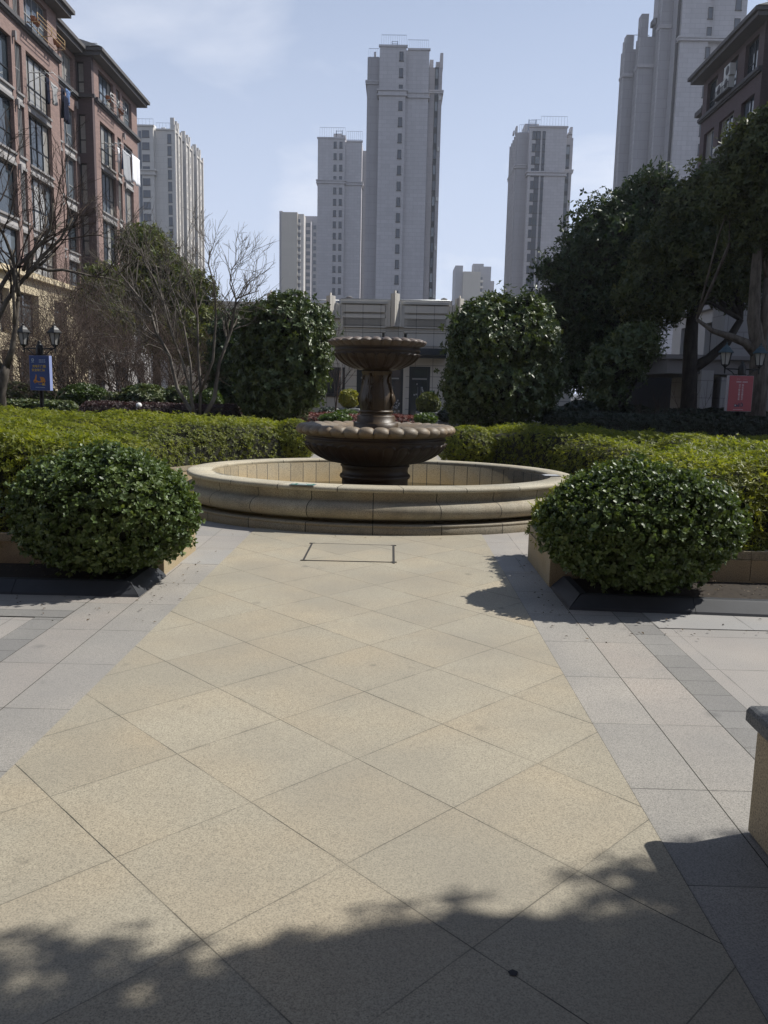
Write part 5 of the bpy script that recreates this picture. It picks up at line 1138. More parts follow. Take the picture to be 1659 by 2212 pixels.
# entrance piers of the podium on the right, behind the red sign
def pier(dx0, dx1, y, ztop_, m, base=0.):
    a, b_ = at(dx0, 860, y), at(dx1, 860, y); m.box(a.x, b_.x, y, y + 1.1, base, ztop_)
m = MB(); pier(1552, 1660, 27.5, 9.6, m); pier(1512, 1538, 26., zl(1520, 800, 26.), m); pier(1470, 1500, 30., zl(1490, 815, 30.), m); pier(1556, 1572, 26., zl(1560, 815, 26.), m); pier(1656, 1720, 27., 4.2, m)
EP = thing('entrance_porch', 'grey stone porch with stepped piers and a flat canopy behind the red sign', 'porch', (13, 27, 0)); obj('pier', m, wall('porch_stone', (.36, .35, .345), 1.1, .55, .014, .6, .04), EP)
a, b_ = at(1350, 812, 31.), at(1575, 812, 31.); m = MB(); m.box(a.x, b_.x + 2, 26.2, 33., a.z, a.z + .45); m.box(a.x - .1, b_.x + 2, 26.0, 33.1, a.z + .455, a.z + .58); obj('canopy', m, M_conc, EP)
a = at(1330, 860, 34.); m = MB(); m.box(a.x, a.x + 9, 34., 34.5, 0, 3.4); obj('back_wall', m, M_concd, EP)

# ---- low shop building behind the fountain
YS = 46.
SB = thing('shop_building', 'low grey stone shop building with fluted panels, prow-shaped piers and dark doors', 'building', (0, YS, 0))
def sx(zx): return (1050 + zx / 1.843) / 1.8519
def sy(zy): return (1170 + zy / 1.843) / 1.8519
def px(zx, zy=300): return at(sx(zx), sy(zy), YS).x
def pz(zy, zx=950): return at(sx(zx), sy(zy), YS).z
w = MB(); zt = pz(88); zd = pz(542); zc0, zc1 = pz(462), pz(415)
xs = [px(-700), px(693, 700), px(1036, 700), px(1080, 700), px(1234, 700), px(2300)]
w.box(xs[0], xs[1], YS, YS + 9, 0, zd); w.box(xs[2], xs[3], YS, YS + 9, 0, zd); w.box(xs[4], xs[5], YS, YS + 9, 0, zd); w.box(xs[1], xs[2], YS + .6, YS + 9, 0, zd); w.box(xs[3], xs[4], YS + .6, YS + 9, 0, zd)
w.box(xs[0], xs[5], YS, YS + 9, zd, zt); obj('wall', w, M_shop, SB)
for zx, ztp, zbt in ((70, 10, 260), (505, 28, 190), (978, 12, 255), (1450, 50, 215)):
    pr = MB(); xm = px(zx, 100); z1, z0 = pz(ztp, zx), pz(zbt, zx); hw = .25
    pr.prism([(xm - hw, YS - .05), (xm - hw, YS - .20), (xm, YS - .55), (xm + hw, YS - .20), (xm + hw, YS - .05)], z0, z1); pr.prism([(xm - .06, YS - .25), (xm, YS - .38), (xm + .06, YS - .25)], z1 + .002, z1 + .16); pp = obj('prow_pier', pr, M_shopl, SB)
    for k, (o0, o1, pj) in enumerate(((hw + .012, hw + .14, .22), (hw + .15, hw + .29, .14), (hw + .30, hw + .44, .07))):
        for s in (-1, 1): st = MB(); a, b_ = sorted((xm + s * o0, xm + s * o1)); st.box(a, b_, YS - pj, YS - .004, z0 if k < 2 else 0., z1 - .36 - .05 * k); obj('stepped_pier', st, M_shopl, SB)
for za, zb in ((595, 908), (1045, 1356)):
    a, b_ = px(za), px(zb); cp = MB(); fl = MB(); M_par = plain('weathered_white_parapet', (.50, .49, .46), .85, var=.25, scale=1.2)
    def pn_(d, z0, z1): obj('panel', MB().box(a, b_, YS - d, YS - .003, pz(z0), pz(z1)), M_shopl, SB)
    pn_(.14, 150, 97); pn_(.14, 193, 167); pn_(.22, 262, 254); pn_(.10, 295, 265); pn_(.07, 392, 300)
    pnl = MB(); pnl.box(a, b_, YS - .14, YS - .003, pz(193), pz(167)); n = 34
    for i in range(n): q0 = a + (b_ - a) * i / n; fl.box(q0 + .02, q0 + (b_ - a) / n * .62, YS - .13, YS - .003, pz(243), pz(197))
    obj('fluting', fl, M_shopl, SB)
    cp.box(a - .2, b_ + .2, YS + .35, YS + .9, zt - .02, pz(52)); cp.box(a - .1, b_ + .1, YS - .2, YS + .1, zt + .004, zt + .12); obj('parapet', cp, M_par, SB)
m = MB(); m.box(px(690), px(1352), YS - 1.3, YS - .004, zc0, zc1); m.box(px(690), px(1352), YS - 1.0, YS - .01, zc0 - .14, zc0 - .006); obj('canopy', m, M_teal, SB)
m = MB(); m.rod((px(570), YS + .6, pz(44)), (px(1380), YS + .6, pz(44)), .03); m.rod((px(100), YS + .3, pz(62)), (px(560), YS + .3, pz(62)), .03)
for i in range(12): q = px(570) + (px(1380) - px(570)) * i / 11; m.rod((q, YS + .6, pz(80)), (q, YS + .6, pz(44)), .025)
obj('roof_rail', m, M_steel, SB)
for zx, lab in ((628, 0), (1350, 1)):
    m = MB(); x_ = px(zx, 50); m.box(x_ - .45, x_ + .45, YS + 1, YS + 2, zt, pz(38)); m.lathe(x_, YS + 1.5, [(.28, pz(38)), (.16, pz(25)), (.22, pz(20)), (.05, pz(10))], 10, False, True); obj('roof_vent', m, M_conc, SB)
M_dglass = glass('shop_door_glass', (.03, .04, .05), .08); M_sticker = plain('white_door_stickers', (.42, .43, .45), .6, var=.2)
for (za, zb, lab) in ((693, 1036, 'wide dark door'), (1080, 1234, 'narrow dark door')):
    a, b_ = px(za, 700), px(zb, 700); f = MB(); yv = YS + .12; n = 2 if lab[0] == 'n' else 4; ztr = pz(620)
    f.box(a, a + .14, yv, yv + .1, 0, zd); f.box(b_ - .14, b_, yv, yv + .1, 0, zd); f.box(a + .14, b_ - .14, yv, yv + .1, zd - .12, zd); f.box(a + .14, b_ - .14, yv - .01, yv + .1, ztr - .22, ztr)
    for i in range(1, n): q = a + (b_ - a) * i / n; f.box(q - .11, q + .11, yv - .005, yv + .1, 0, ztr - .22)
    f.box(a + .14, b_ - .14, yv - .004, yv + .1, 0, .18)
    d = obj('door', f, M_teal, SB); obj('pane', MB().quad((a, yv + .06, 0), (b_, yv + .06, 0), (b_, yv + .06, zd), (a, yv + .06, zd)), M_dglass, d)
    m = MB(); q = (a + b_) / 2 if n == 2 else b_ - (b_ - a) / 4
    for q in ([(a + b_) / 2] if n == 2 else [a + (b_ - a) / 4, b_ - (b_ - a) / 4]):
        m.box(q - .42, q + .42, yv - .06, yv - .012, ztr - .14, ztr - .06)
        for s in (-.09, .09): m.rod((q + s, yv - .07, .5), (q + s, yv - .07, 1.9), .018)
    obj('handle', m, M_steel, d)
    m = MB(); rg = np.random.default_rng(int(za))
    for i in range(26 if n == 4 else 14):
        m = MB(); u = (b_ - .9 + rg.uniform(0, .7)) if n == 4 else (a + .25 + rg.uniform(0, .9)); v = rg.uniform(.35, 1.1) if n == 4 else rg.uniform(1.1, 2.2); m.box(u, u + .09, yv + .045, yv + .052, v, v + .09); obj('sticker', m, M_sticker, d)
a = px(478, 650); m = MB(); m.box(a, a + 1., YS - .04, YS - .004, pz(756), pz(560)); wd = obj('window', m, M_dglass, SB); m = MB()
for i in range(6): m.box(a + .05 + .17 * i, a + .09 + .17 * i, YS - .10, YS - .05, pz(756), pz(560))
m.box(a - .05, a + 1.05, YS - .1, YS - .045, pz(775), pz(757)); obj('bars', m, M_frame, wd)
t = thing('number_plate', 'small green house number plate on the shop wall beside the narrow door', 'sign', (px(1248, 727), YS, pz(727)))
x0, x1, z0, z1 = px(1236, 727), px(1262, 727), pz(737), pz(717); pl = obj('plate', MB().box(x0, x1, YS - .03, YS - .002, z0, z1), plain('green_plate', (.01, .12, .07), .4), t)
font_mesh('lettering', '13', (z1 - z0) * .5, M_white, pl, lambda u, v: ((x0 + x1) / 2 + u, YS - .034, (z0 + z1) / 2 + v), .01)

# ================================================================ towers
def rail(mb, x0, x1, y, z, h=1.2, n=16, r=.035):
    n = max(4, n // 2); r *= .4; h *= .85
    for i in range(n + 1): q = x0 + (x1 - x0) * i / n; mb.box(q - r, q + r, y - r, y + r, z, z + h)
    for k in (.1, 1.): mb.box(x0, x1, y - r, y + r, z + h * k - .05, z + h * k + .02)
def band_(mb, x0, x1, y, z0, z1, o=.35, d=10):
    mb.box(x0 - o, x1 + o, y - o, y + d, z0, z0 + .28); mb.box(x0 - o * .5, x1 + o * .5, y - o * .5, y + d, z0 + .285, z1 - .3); mb.box(x0 - o * 1.2, x1 + o * 1.2, y - o * 1.2, y + d, z1 - .295, z1)
def tower_window(par, xc, w, zc, h, y, mg=None, split=False):
    m = MB(); e = .07
    m.box(xc - w / 2 - .14, xc + w / 2 + .14, y - .16, y - .004, zc - h / 2 - .18, zc - h / 2 - .02); m.box(xc - w / 2 - e, xc - w / 2, y - .10, y - .004, zc - h / 2 - .02, zc + h / 2 + e); m.box(xc + w / 2, xc + w / 2 + e, y - .10, y - .004, zc - h / 2 - .02, zc + h / 2 + e); m.box(xc - w / 2, xc + w / 2, y - .10, y - .004, zc + h / 2, zc + h / 2 + e)
    if split: m.box(xc - .04, xc + .04, y - .08, y - .04, zc - h / 2, zc + h / 2)
    o = obj('window', m, M_concd, par); obj('pane', MB().quad((xc - w / 2, y - .03, zc - h / 2), (xc + w / 2, y - .03, zc - h / 2), (xc + w / 2, y - .03, zc + h / 2), (xc - w / 2, y - .03, zc + h / 2)), mg or M_glasst, o); return o
FL = 2.95
def Z2(zx, zy, y): return at(552.9 + zx / 3, zy / 3, y)
# central tower
y = 164.; T = thing('apartment_tower', 'tallest grey stone apartment tower, directly behind the fountain', 'tower', (Z2(950, 1600, y).x, y, 0))
def zt_(zx, zy, y): return Z2(zx, zy, y).z
def zx_(zx, zy, y): return Z2(zx, zy, y).x
m = MB(); a, b_, c_, d_ = zx_(798, 600, y), zx_(970, 600, y), zx_(1118, 600, y), zx_(1208, 600, y); l0 = zx_(717, 600, y)
zm = zt_(800, 303, y); zn = zt_(1000, 316, y)
m.box(a, b_, y, y + 18, 0, zm); m.box(b_, c_, y + .7, y + 18, 0, zn); obj('wall', m, M_twr, T)
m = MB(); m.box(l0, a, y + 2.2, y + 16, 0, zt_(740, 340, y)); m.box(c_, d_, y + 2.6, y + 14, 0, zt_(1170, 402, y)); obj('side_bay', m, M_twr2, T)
m = MB(); zb0, zb1 = zt_(900, 622, y), zt_(900, 580, y); band_(m, a, b_, y, zb0, zb1, .35, 16); band_(m, b_ + .5, c_, y + .7, zb0 - .1, zb1 - .12, .3, 15); band_(m, l0, a - .5, y + 2.2, zt_(740, 545, y + 2), zt_(740, 520, y + 2), .3, 12); band_(m, c_ + .5, d_, y + 2.6, zt_(1170, 600, y + 2), zt_(1170, 578, y + 2), .3, 11)
m.box(a - .2, b_ + .2, y - .2, y + .4, zm, zm + .35); m.box(b_ + .25, c_ + .2, y + .5, y + 1.1, zn, zn + .35); obj('cornice', m, M_twr, T)
zw = zt_(943, 365, y); xw = zx_(938, 600, y)
for k in range(20): tower_window(T, xw, .62, zw - k * FL, 1.5, y)
m = MB(); xs0, xs1 = zx_(1160, 600, y), zx_(1184, 600, y); ztop1 = zt_(1180, 437, y + 2.6); m.box(xs0, xs1, y + 2.5, y + 2.598, 8, ztop1); sw_ = obj('window_strip', m, M_frame, T)
rg = np.random.default_rng(4)
for k in range(20): z = ztop1 - .4 - k * FL; obj('pane', MB().box(xs0 + .1, xs1 - .1, y + 2.42, y + 2.495, z - 1.7, z), M_glasst if rg.random() < .7 else M_glassb, sw_)
m = MB(); m.box(zx_(845, 280, y), zx_(920, 280, y), y + 3, y + 8, zm, zt_(880, 255, y)); m.box(zx_(1200, 330, y), zx_(1220, 330, y), y + 3, y + 5, zt_(1210, 402, y), zt_(1210, 300, y)); m.box(zx_(1130, 380, y), zx_(1155, 380, y), y + 3, y + 6, zt_(1140, 402, y), zt_(1140, 345, y)); m.box(zx_(1172, 380, y), zx_(1198, 380, y), y + 3.5, y + 6, zt_(1140, 402, y), zt_(1140, 352, y)); m.box(zx_(762, 300, y), zx_(776, 300, y), y + 3, y + 5, zt_(740, 340, y), zt_(770, 293, y)); boxes('roof_house', m, M_twr, T)
m = MB(); rail(m, a + .3, b_ - .1, y + .3, zm + .3, 2.3, 22); rail(m, b_ + .2, c_ - .2, y + 1., zn + .3, 2.0, 20); rail(m, l0 + .2, a - .2, y + 2.5, zt_(740, 340, y), 2.0, 10); xl = zx_(900, 240, y)
for s in (-.55, .55): m.box(xl + s - .06, xl + s + .06, y + 3.0, y + 3.12, zm, zt_(900, 222, y))
for k in range(8): m.box(xl - .5, xl + .5, y + 3.02, y + 3.1, zt_(900, 222, y) - 2.9 + k * .4, zt_(900, 222, y) - 2.83 + k * .4)
obj('roof_rail', m, M_rail, T)
for k in range(5):
    m = MB(); m.box(zx_(1186, 600, y) + .1, zx_(1186, 600, y) + .5, y + 2.2, y + 2.6, ztop1 - 6 - k * 9.4, ztop1 - 5.3 - k * 9.4); obj('wall_box', m, M_acw, T)
# second tower, left of it
y = 228.; T = thing('apartment_tower', 'grey apartment tower with two columns of small windows, left of the tallest tower', 'tower', (Z2(540, 1600, y).x, y, 0))
a, b_, c_ = zx_(399, 1200, y), zx_(574, 1200, y), zx_(683, 1200, y); zm = zt_(500, 900, y)
m = MB(); m.box(a, b_, y, y + 16, 0, zm); m.box(b_, c_, y + .8, y + 16, 0, zm - .5); obj('wall', m, M_twr, T)
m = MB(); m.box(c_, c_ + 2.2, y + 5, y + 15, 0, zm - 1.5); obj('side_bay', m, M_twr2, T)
m = MB(); band_(m, a, b_, y, zt_(500, 1190, y), zt_(500, 1166, y), .35, 15); obj('cornice', m, M_twr, T); obj('parapet_cap', MB().box(a - .2, b_ + .2, y - .2, y + .5, zm, zm + .4), M_twr, T); obj('parapet_cap', MB().box(b_ + .3, c_ + .2, y + .6, y + 1.2, zm - .5, zm - .1), M_twr, T); m = MB(); band_(m, b_ + .6, c_, y + .8, zt_(500, 1194, y), zt_(500, 1170, y), .35, 14); obj('cornice', m, M_twr, T)
zw = zt_(515, 939, y)
for xk in (511, 548):
    xw = zx_(xk, 1200, y)
    for k in range(21): tower_window(T, xw, .66, zw - k * FL, 1.5, y)
m = MB(); m.box(zx_(497, 870, y), zx_(550, 870, y), y + 3, y + 8, zm, zt_(520, 843, y)); m.box(zx_(550, 870, y), zx_(577, 870, y), y + 3, y + 7, zm, zt_(560, 853, y)); m.box(zx_(438, 880, y), zx_(448, 880, y), y + 3, y + 5, zm, zt_(520, 867, y)); boxes('roof_house', m, M_twr, T)
m = MB(); rail(m, a + .5, b_, y + .4, zm + .3, 3.2, 22, .05); rail(m, b_ + .3, c_, y + 1.2, zm, 2.8, 16, .05); xl = zx_(535, 830, y)
for s in (-.8, .8): m.box(xl + s - .1, xl + s + .1, y + 3, y + 3.2, zm, zt_(535, 822, y))
for k in range(5): m.box(xl - .8, xl + .8, y + 3.02, y + 3.15, zt_(535, 822, y) - 3 + k * .7, zt_(535, 822, y) - 2.9 + k * .7)
obj('roof_rail', m, M_rail, T)
# left tower with a sunlit stepped flank
y = 218.; T = thing('apartment_tower', 'pale apartment tower with a sunlit stepped flank, right of the brick block', 'tower', (at(360, 600, y).x, y, 0))
def q5(zx, zy, yy=218.): return at(280.8 + zx / 6.302, 243 + zy / 6.302, yy)
X1 = q5(572, 200).x; xa, xb = q5(60, 800).x, q5(325, 800).x; zm = q5(200, 190).z; zs = q5(450, 225).z
m = MB(); m.box(xa, xb, y, y + 15, 0, zm); m.box(xb, X1, y + 1.2, y + 8, 0, zs); obj('wall', m, M_twl, T)
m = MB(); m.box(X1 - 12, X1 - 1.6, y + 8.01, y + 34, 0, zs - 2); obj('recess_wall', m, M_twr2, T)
seg = MB(); seg.box(X1 - 4, X1 + .0, y + 12, y + 20, 0, zs); seg.box(X1 - 4, X1 + .0, y + 24, y + 32, 0, zs); obj('flank_wing', seg, M_twl, T)
m = MB(); band_(m, xa, xb, y, q5(200, 850).z, q5(200, 778).z, .5, 8); m.box(xa, xb + .3, y - .3, y + .4, zm, zm + .4); m.box(xb + .35, X1 + .2, y + .9, y + 1.5, zs, zs + .4); obj('cornice', m, M_twl, T)
zw = q5(215, 292).z
for k in range(12): tower_window(T, q5(224, 800).x, 1.72, zw - k * FL, 1.6, y, None, True); tower_window(T, q5(523, 600).x, .85, q5(523, 338).z - k * FL, 2.1, y + 1.2)
m = MB(); m.box(q5(128, 800).x, q5(164, 800).x, y - .03, y - .004, 10, q5(130, 250).z); obj('window_strip', m, M_glasst, T)
far = MB(); fr_ = MB()
for j, (s0, s1) in enumerate(((y + 1.2, y + 8), (y + 12, y + 20), (y + 24, y + 32))):
    for (u, w_) in ((.22, .20), (.68, .24)):
        for k in range(16):
            yc = s0 + (s1 - s0) * u; hw = (s1 - s0) * w_ * .5; z1 = zs - 1.6 - k * FL - (.0 if u < .5 else .3)
            if j == 2: far.box(X1 + .0, X1 + .04, yc - hw, yc + hw, z1 - 1.8, z1)
            else:
                f = MB(); f.box(X1 + .005, X1 + .16, yc - hw - .1, yc + hw + .1, z1 - 2.0, z1 - 1.82); f.box(X1 + .005, X1 + .10, yc - .05, yc + .05, z1 - 1.8, z1); o = obj('window', f, M_twl, T); obj('pane', MB().box(X1 + .004, X1 + .05, yc - hw, yc + hw, z1 - 1.8, z1), M_glasst, o)
    for q in (s0 + .25, (s0 + s1) / 2 - .1, s1 - .25): fr_.box(X1 + .003, X1 + .45, q - .3, q + .3, 0, zs + 1.5)
    for q in (s0 + .3, s0 + (s1 - s0) * .45, s0 + (s1 - s0) * .7): fr_.box(X1 - .8, X1 + .2, q - .3, q + .3, zs, zs + 3.2)
    fr_.box(X1 - 3.5, X1 + .3, s0, s1, zs + .003, zs + .5)
o = obj('far_windows', far, M_glasst, T); o['kind'] = 'stuff'; obj('pilaster', fr_, M_twl, T)
m = MB(); m.box(X1 - 1.6, X1 - 1.5, y + 8.2, y + 11.9, 4, zs - 4); m.box(X1 - 1.6, X1 - 1.5, y + 20.2, y + 23.9, 4, zs - 4); obj('gap_strip', m, M_glasst, T)  # dark strips set in the recessed gaps of the flank
m = MB(); rail(m, xa + .3, xb, y + .4, zm + .3, 2.0, 10, .05); rail(m, xb + .4, X1 - .3, y + 1.6, zs + .3, 2., 10, .05); obj('roof_rail', m, M_rail, T)
m = MB(); m.box(q5(215, 100).x, q5(268, 100).x, y + 4, y + 6, zm, q5(240, 98).z); m.box(q5(362, 100).x, q5(415, 100).x, y + 4, y + 6, zs, q5(390, 132).z); boxes('roof_house', m, M_white, T)
# right-centre tower
def q3(zx, zy, yy): return at(1105.9 + zx / 3, zy / 3, yy)
y = 212.; T = thing('apartment_tower', 'grey apartment tower with dark window strips, right of the fountain', 'tower', (q3(200, 1400, y).x, y, 0))
a, b_, c_ = q3(97, 1300, y).x, q3(335, 1300, y).x, q3(388, 1300, y).x; l0 = q3(25, 1300, y).x; zm = q3(200, 827, y).z
m = MB(); m.box(a, b_, y, y + 18, 0, zm); obj('wall', m, M_twr, T)
m = MB(); m.box(l0, a, y + 2., y + 15, 0, q3(60, 842, y).z); m.box(b_, c_, y + 2.2, y + 14, 0, q3(370, 875, y).z); obj('side_bay', m, M_twr2, T)
m = MB(); band_(m, a, b_, y, q3(200, 1140, y).z, q3(200, 1112, y).z, .4, 16); band_(m, l0, a - .6, y + 2., q3(60, 1075, y).z, q3(60, 1053, y).z, .35, 14); band_(m, b_ + .6, c_, y + 2.2, q3(370, 1105, y).z, q3(370, 1085, y).z, .35, 11); m.box(a - .3, b_ + .2, y - .3, y + .4, zm, zm + .4)
for q in np.linspace(y + 3, y + 14, 5): m.box(l0 - .35, l0, q - .3, q + .3, 0, q3(60, 842, y).z)
obj('cornice', m, M_twr, T)
zw = q3(138, 876, y).z; xk = [q3(124, 1300, y).x, q3(151, 1300, y).x, q3(188, 1300, y).x, q3(354, 1300, y).x]
for k in range(17):
    tower_window(T, xk[0], .66, zw - k * FL, 1.8, y); tower_window(T, xk[1], 1.0, zw - k * FL, 1.7, y - .03, M_glassb if k % 5 == 2 else None, True); tower_window(T, xk[2], .55, zw - k * FL, 1.6, y - .03)
m = MB(); m.box(xk[1] - .6, xk[1] + .6, y - .025, y - .003, 15, zw + 1); m.box(xk[2] - .38, xk[2] + .38, y - .025, y - .003, 15, zw + 1); obj('dark_strip', m, plain('slate_strip', (.09, .095, .115), .7), T)
m = MB(); m.box(xk[3] - .55, xk[3] + .55, y + 2.1, y + 2.198, 15, zw - 1.5); st_ = obj('window_strip', m, M_frame, T)
for k in range(17): z = zw - 2. - k * FL; obj('pane', MB().box(xk[3] - .45, xk[3] + .45, y + 2.02, y + 2.09, z - 1.8, z), M_glasst if k % 4 else M_glassb, st_)
m = MB(); m.box(q3(100, 790, y).x, q3(192, 790, y).x, y + 4, y + 9, zm, q3(150, 768, y).z)
for z0_, z1_, t_, bt in ((350, 366, 810, 875), (395, 410, 797, 875), (384, 392, 830, 875), (38, 48, 790, 842), (22, 30, 820, 842)): m.box(q3(z0_, 830, y).x, q3(z1_, 830, y).x, y + 3, y + 5, q3(z0_, bt, y).z, q3(z0_, t_, y).z)
m.box(q3(350, 850, y).x, q3(408, 850, y).x, y + 3, y + 4, q3(370, 852, y).z, q3(370, 845, y).z); boxes('roof_house', m, M_twr, T)
m = MB(); rail(m, q3(190, 820, y).x, b_, y + .5, zm + .3, 3., 18, .05); rail(m, a + .2, q3(190, 820, y).x, y + .5, zm + .3, 2., 10, .05); rail(m, l0 + .5, a - .3, y + 2.5, q3(60, 842, y).z, 2.4, 8, .05); xl = q3(150, 760, y).x
for s in (-.9, .9): m.box(xl + s - .1, xl + s + .1, y + 3.8, y + 4, zm, q3(150, 740, y).z)
for k in range(9): m.box(xl - .9, xl + .9, y + 3.85, y + 3.95, q3(150, 740, y).z - 4.4 + k * .5, q3(150, 740, y).z - 4.3 + k * .5)
obj('roof_rail', m, M_rail, T)
# near right tower, cut by the top of the picture
y = 139.; T = thing('apartment_tower', 'massive lilac-grey apartment tower rising out of the top right of the picture', 'tower', (q3(1200, 1200, y).x, y, 0))
a, b_ = q3(1075, 500, y).x, q3(1530, 100, y).x; zr = 74.
m = MB(); m.box(a, b_ - 6, y, y + 16, 0, zr); m.box(b_ - 5.99, b_, y + .6, y + 16, 0, zr - 1); obj('wall', m, M_twr, T)
a1 = q3(928, 600, y + 4).x; m = MB(); m.box(a1, a - .6, y + 3, y + 5.2, 0, zr); m.box(a - .59, a, y + .8, y + 14, 0, zr); obj('side_bay', m, M_twr2, T)
y2, y3 = y + 5.2, y + 7.6; c0, c1 = q3(812, 600, y2).x, q3(905, 600, y2).x; e0, e1 = q3(712, 700, y3).x, q3(800, 700, y3).x
zc_, ze_ = q3(860, 110, y2).z, q3(760, 300, y3).z
m = MB(); m.box(c0, a1 + 2, y2 + .01, y2 + 2.4, 0, zc_ - 3); m.box(e0, c0 + 2, y3 + .01, y3 + 2.4, 0, ze_ - .5); obj('rear_wing', m, M_twr2, T)
m = MB(); band_(m, a, b_, y, q3(1200, 268, y).z, q3(1200, 240, y).z, .4, 14); band_(m, a1, a - 1., y + 3, q3(1000, 185, y + 3).z, q3(1000, 163, y + 3).z, .25, 2); band_(m, c0, a1, y2, q3(860, 440, y2).z, q3(860, 418, y2).z, .25, 2.2); band_(m, e0, c0 - .6, y3, q3(760, 500, y3).z, q3(760, 480, y3).z, .25, 2.2)
for base, yy, n, x_, zt2 in ((0, y + 3, 3, a1, zr), (1, y2, 3, c0, zc_ - 3), (2, y3, 3, e0, ze_ - .5)):
    for k in range(n): q = yy + .1 + k * .8; m.box(x_ - .2, x_ - .003, q, q + .3, 0, zt2 + (1.5 if k % 2 else 0))
obj('cornice', m, M_twr, T)
m = MB(); m.box(c0, c0 + 1.2, y2 + .2, y2 + 2, zc_ - 3, zc_ + .6); m.box(c0 + 2, c1 + 1.5, y2 + .2, y2 + 2, zc_ - .9, zc_); m.box(c1, c1 + 1.2, y2 + .2, y2 + 2, zc_ - 3, zc_); m.box(e0 + .2, e0 + 1.4, y3 + .4, y3 + 2, ze_ - .5, ze_ + 2); boxes('roof_house', m, M_twr2, T)
m = MB(); rail(m, e0 + 4, c0 - .3, y3 + .6, ze_ - .5, 3., 6, .06); rail(m, c0 + 2.4, c1, y2 + .5, zc_ - 3, 2.6, 8, .06); obj('roof_rail', m, M_concd, T)
gl = MB()
for x_, yy, n, L, zt2 in ((a1, y + 3, 2, 2, zr), (c0, y2, 2, 2, zc_ - 3), (e0, y3, 2, 2, ze_ - .5)):
    for k in range(n):
        q = yy + .42 + k * .8
        for f in range(20): gl.box(x_ - .06, x_ - .002, q, q + .42, zt2 - 3 - f * FL, zt2 - 1.4 - f * FL)
obj('flank_windows', gl, M_glasst, T)['kind'] = 'stuff'
zw = q3(1288, 85, y).z; xw = q3(1275, 240, y).x
for k in range(-1, 14): tower_window(T, xw, .62, zw - k * FL, 1.6, y)
for k in range(-1, 6): tower_window(T, b_ - 1.4, .8, zw + 1.6 - k * FL, 1.6, y + .6)
m = MB(); m.box(a - .50, a - .08, y + .70, y + .79, 5, zr - 2); obj('dark_strip', m, M_concd, T)
# two distant blocks
y = 356.; T = thing('apartment_tower', 'distant beige slab block with sunlit balconies, left of the two-column tower', 'tower', (Z2(270, 1800, y).x, y, 0))
m = MB(); m.box(zx_(165, 1600, y), zx_(268, 1600, y), y, y + 20, 0, zt_(200, 1374, y)); obj('wall', m, M_beige, T)
m = MB(); m.box(zx_(145, 1600, y), zx_(165, 1600, y), y + 3, y + 20, 0, zt_(200, 1358, y)); m.box(zx_(295, 1600, y), zx_(396, 1600, y), y + 14, y + 30, 0, zt_(340, 1355, y)); m.box(zx_(268, 1600, y), zx_(340, 1600, y), y + 9, y + 20, 0, zt_(300, 1400, y)); obj('rear_wing', m, M_twr2, T)
m = MB(); m.box(zx_(268, 1600, y), zx_(306, 1600, y), y + 2, y + 9, 0, zt_(280, 1380, y)); obj('balcony_wall', m, M_twl, T)
for k in range(15):
    z = zt_(270, 1440, y) - k * 3.0; o = obj('balcony', MB().box(zx_(268, 1600, y), zx_(284, 1600, y) + .2, y + .6, y + 2, z - 1.1, z), M_twl, T); obj('window', MB().box(zx_(270, 1600, y), zx_(282, 1600, y), y + 1.9, y + 1.99, z + .05, z + 1.7), M_glasst, o)
    obj('window', MB().box(zx_(310, 1600, y), zx_(336, 1600, y), y + 8.8, y + 8.99, z - .2, z + 1.5), M_glasst, T); obj('window', MB().box(zx_(350, 1600, y), zx_(368, 1600, y), y + 13.8, y + 13.99, z - .2, z + 1.5), M_glasst, T)
y = 450.; T = thing('apartment_tower', 'smallest distant beige and grey block, between the tallest tower and the right tower', 'tower', (Z2(1420, 1900, y).x, y, 0))
def q7(zx, zy): return at(552.9 + zx / 3, 540 + zy / 3, 450.)
m = MB(); m.box(q7(1342, 200).x, q7(1455, 200).x, y, y + 20, 0, q7(1400, 140).z); obj('wall', m, M_beige, T)
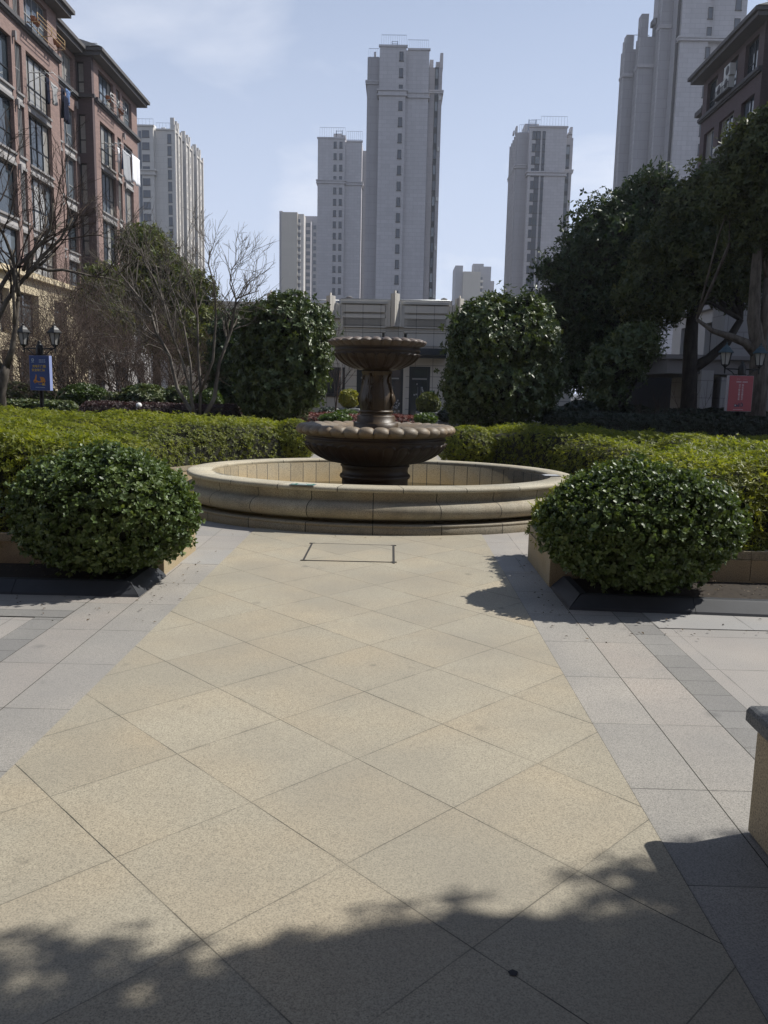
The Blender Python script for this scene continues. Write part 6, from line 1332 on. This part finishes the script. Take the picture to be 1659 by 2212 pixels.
m = MB(); m.box(q7(1292, 200).x, q7(1342, 200).x, y + 3, y + 24, 0, q7(1320, 95).z); m.box(q7(1455, 200).x, q7(1528, 200).x, y + 5, y + 24, 0, q7(1480, 98).z); m.box(q7(1528, 200).x, q7(1558, 200).x, y + 10, y + 30, 0, q7(1540, 185).z); m.box(q7(1410, 200).x, q7(1480, 200).x, y + 6, y + 14, 0, q7(1450, 78).z); obj('rear_wing', m, M_twr2, T)
for k in range(9):
    z = q7(1460, 190).z - k * 3.2; o = obj('balcony', MB().box(q7(1455, 200).x, q7(1476, 200).x, y + 2, y + 5, z - 1.2, z), M_twl, T); obj('window', MB().box(q7(1457, 200).x, q7(1474, 200).x, y + 4.8, y + 4.99, z + .05, z + 1.8), M_glasst, o)

# ================================================================ unseen block added behind the viewer to block sky light, and the air
BB = thing('sky_blocking_block', 'unseen brick block added behind the viewer to block sky light', 'building', (0, -11, 0))
m = MB(); m.box(-34, 26, -22, -11, 0, 20.8); obj('wall', m, M_brick, BB)
m = MB(); m.box(-35, 27, -23, -9.8, 20.81, 21.3); obj('eaves', m, M_soff, BB)
for i in range(14):
    for l0, l1 in LV:
        x_ = -31 + i * 4.2; f = MB(); f.box(x_ - .08, x_ + 1.78, -10.996, -10.93, l0 - .08, l0); f.box(x_ - .08, x_, -10.996, -10.93, l0, l1 + .08); f.box(x_ + 1.7, x_ + 1.78, -10.996, -10.93, l0, l1 + .08); f.box(x_, x_ + 1.7, -10.996, -10.93, l1, l1 + .08)
        w_ = obj('window', f, M_frame, BB); obj('pane', MB().quad((x_, -10.97, l0), (x_ + 1.7, -10.97, l0), (x_ + 1.7, -10.97, l1), (x_, -10.97, l1)), M_glass, w_)
HZ = MB().box(-260, 260, -30, 520, -1.2, 92)
hm = bpy.data.materials.new('thin_haze'); hm.use_nodes = True; ht = hm.node_tree; ht.nodes.remove(ht.nodes['Principled BSDF'])
pv = ht.nodes.new('ShaderNodeVolumePrincipled'); pv.inputs['Color'].default_value = (.86, .90, .97, 1); pv.inputs['Density'].default_value = .0004; pv.inputs['Anisotropy'].default_value = .3
ht.links.new(pv.outputs[0], ht.nodes['Material Output'].inputs['Volume'])
hz = obj('haze', HZ, hm); hz['kind'] = 'stuff'; SC.cycles.volume_bounces = 0
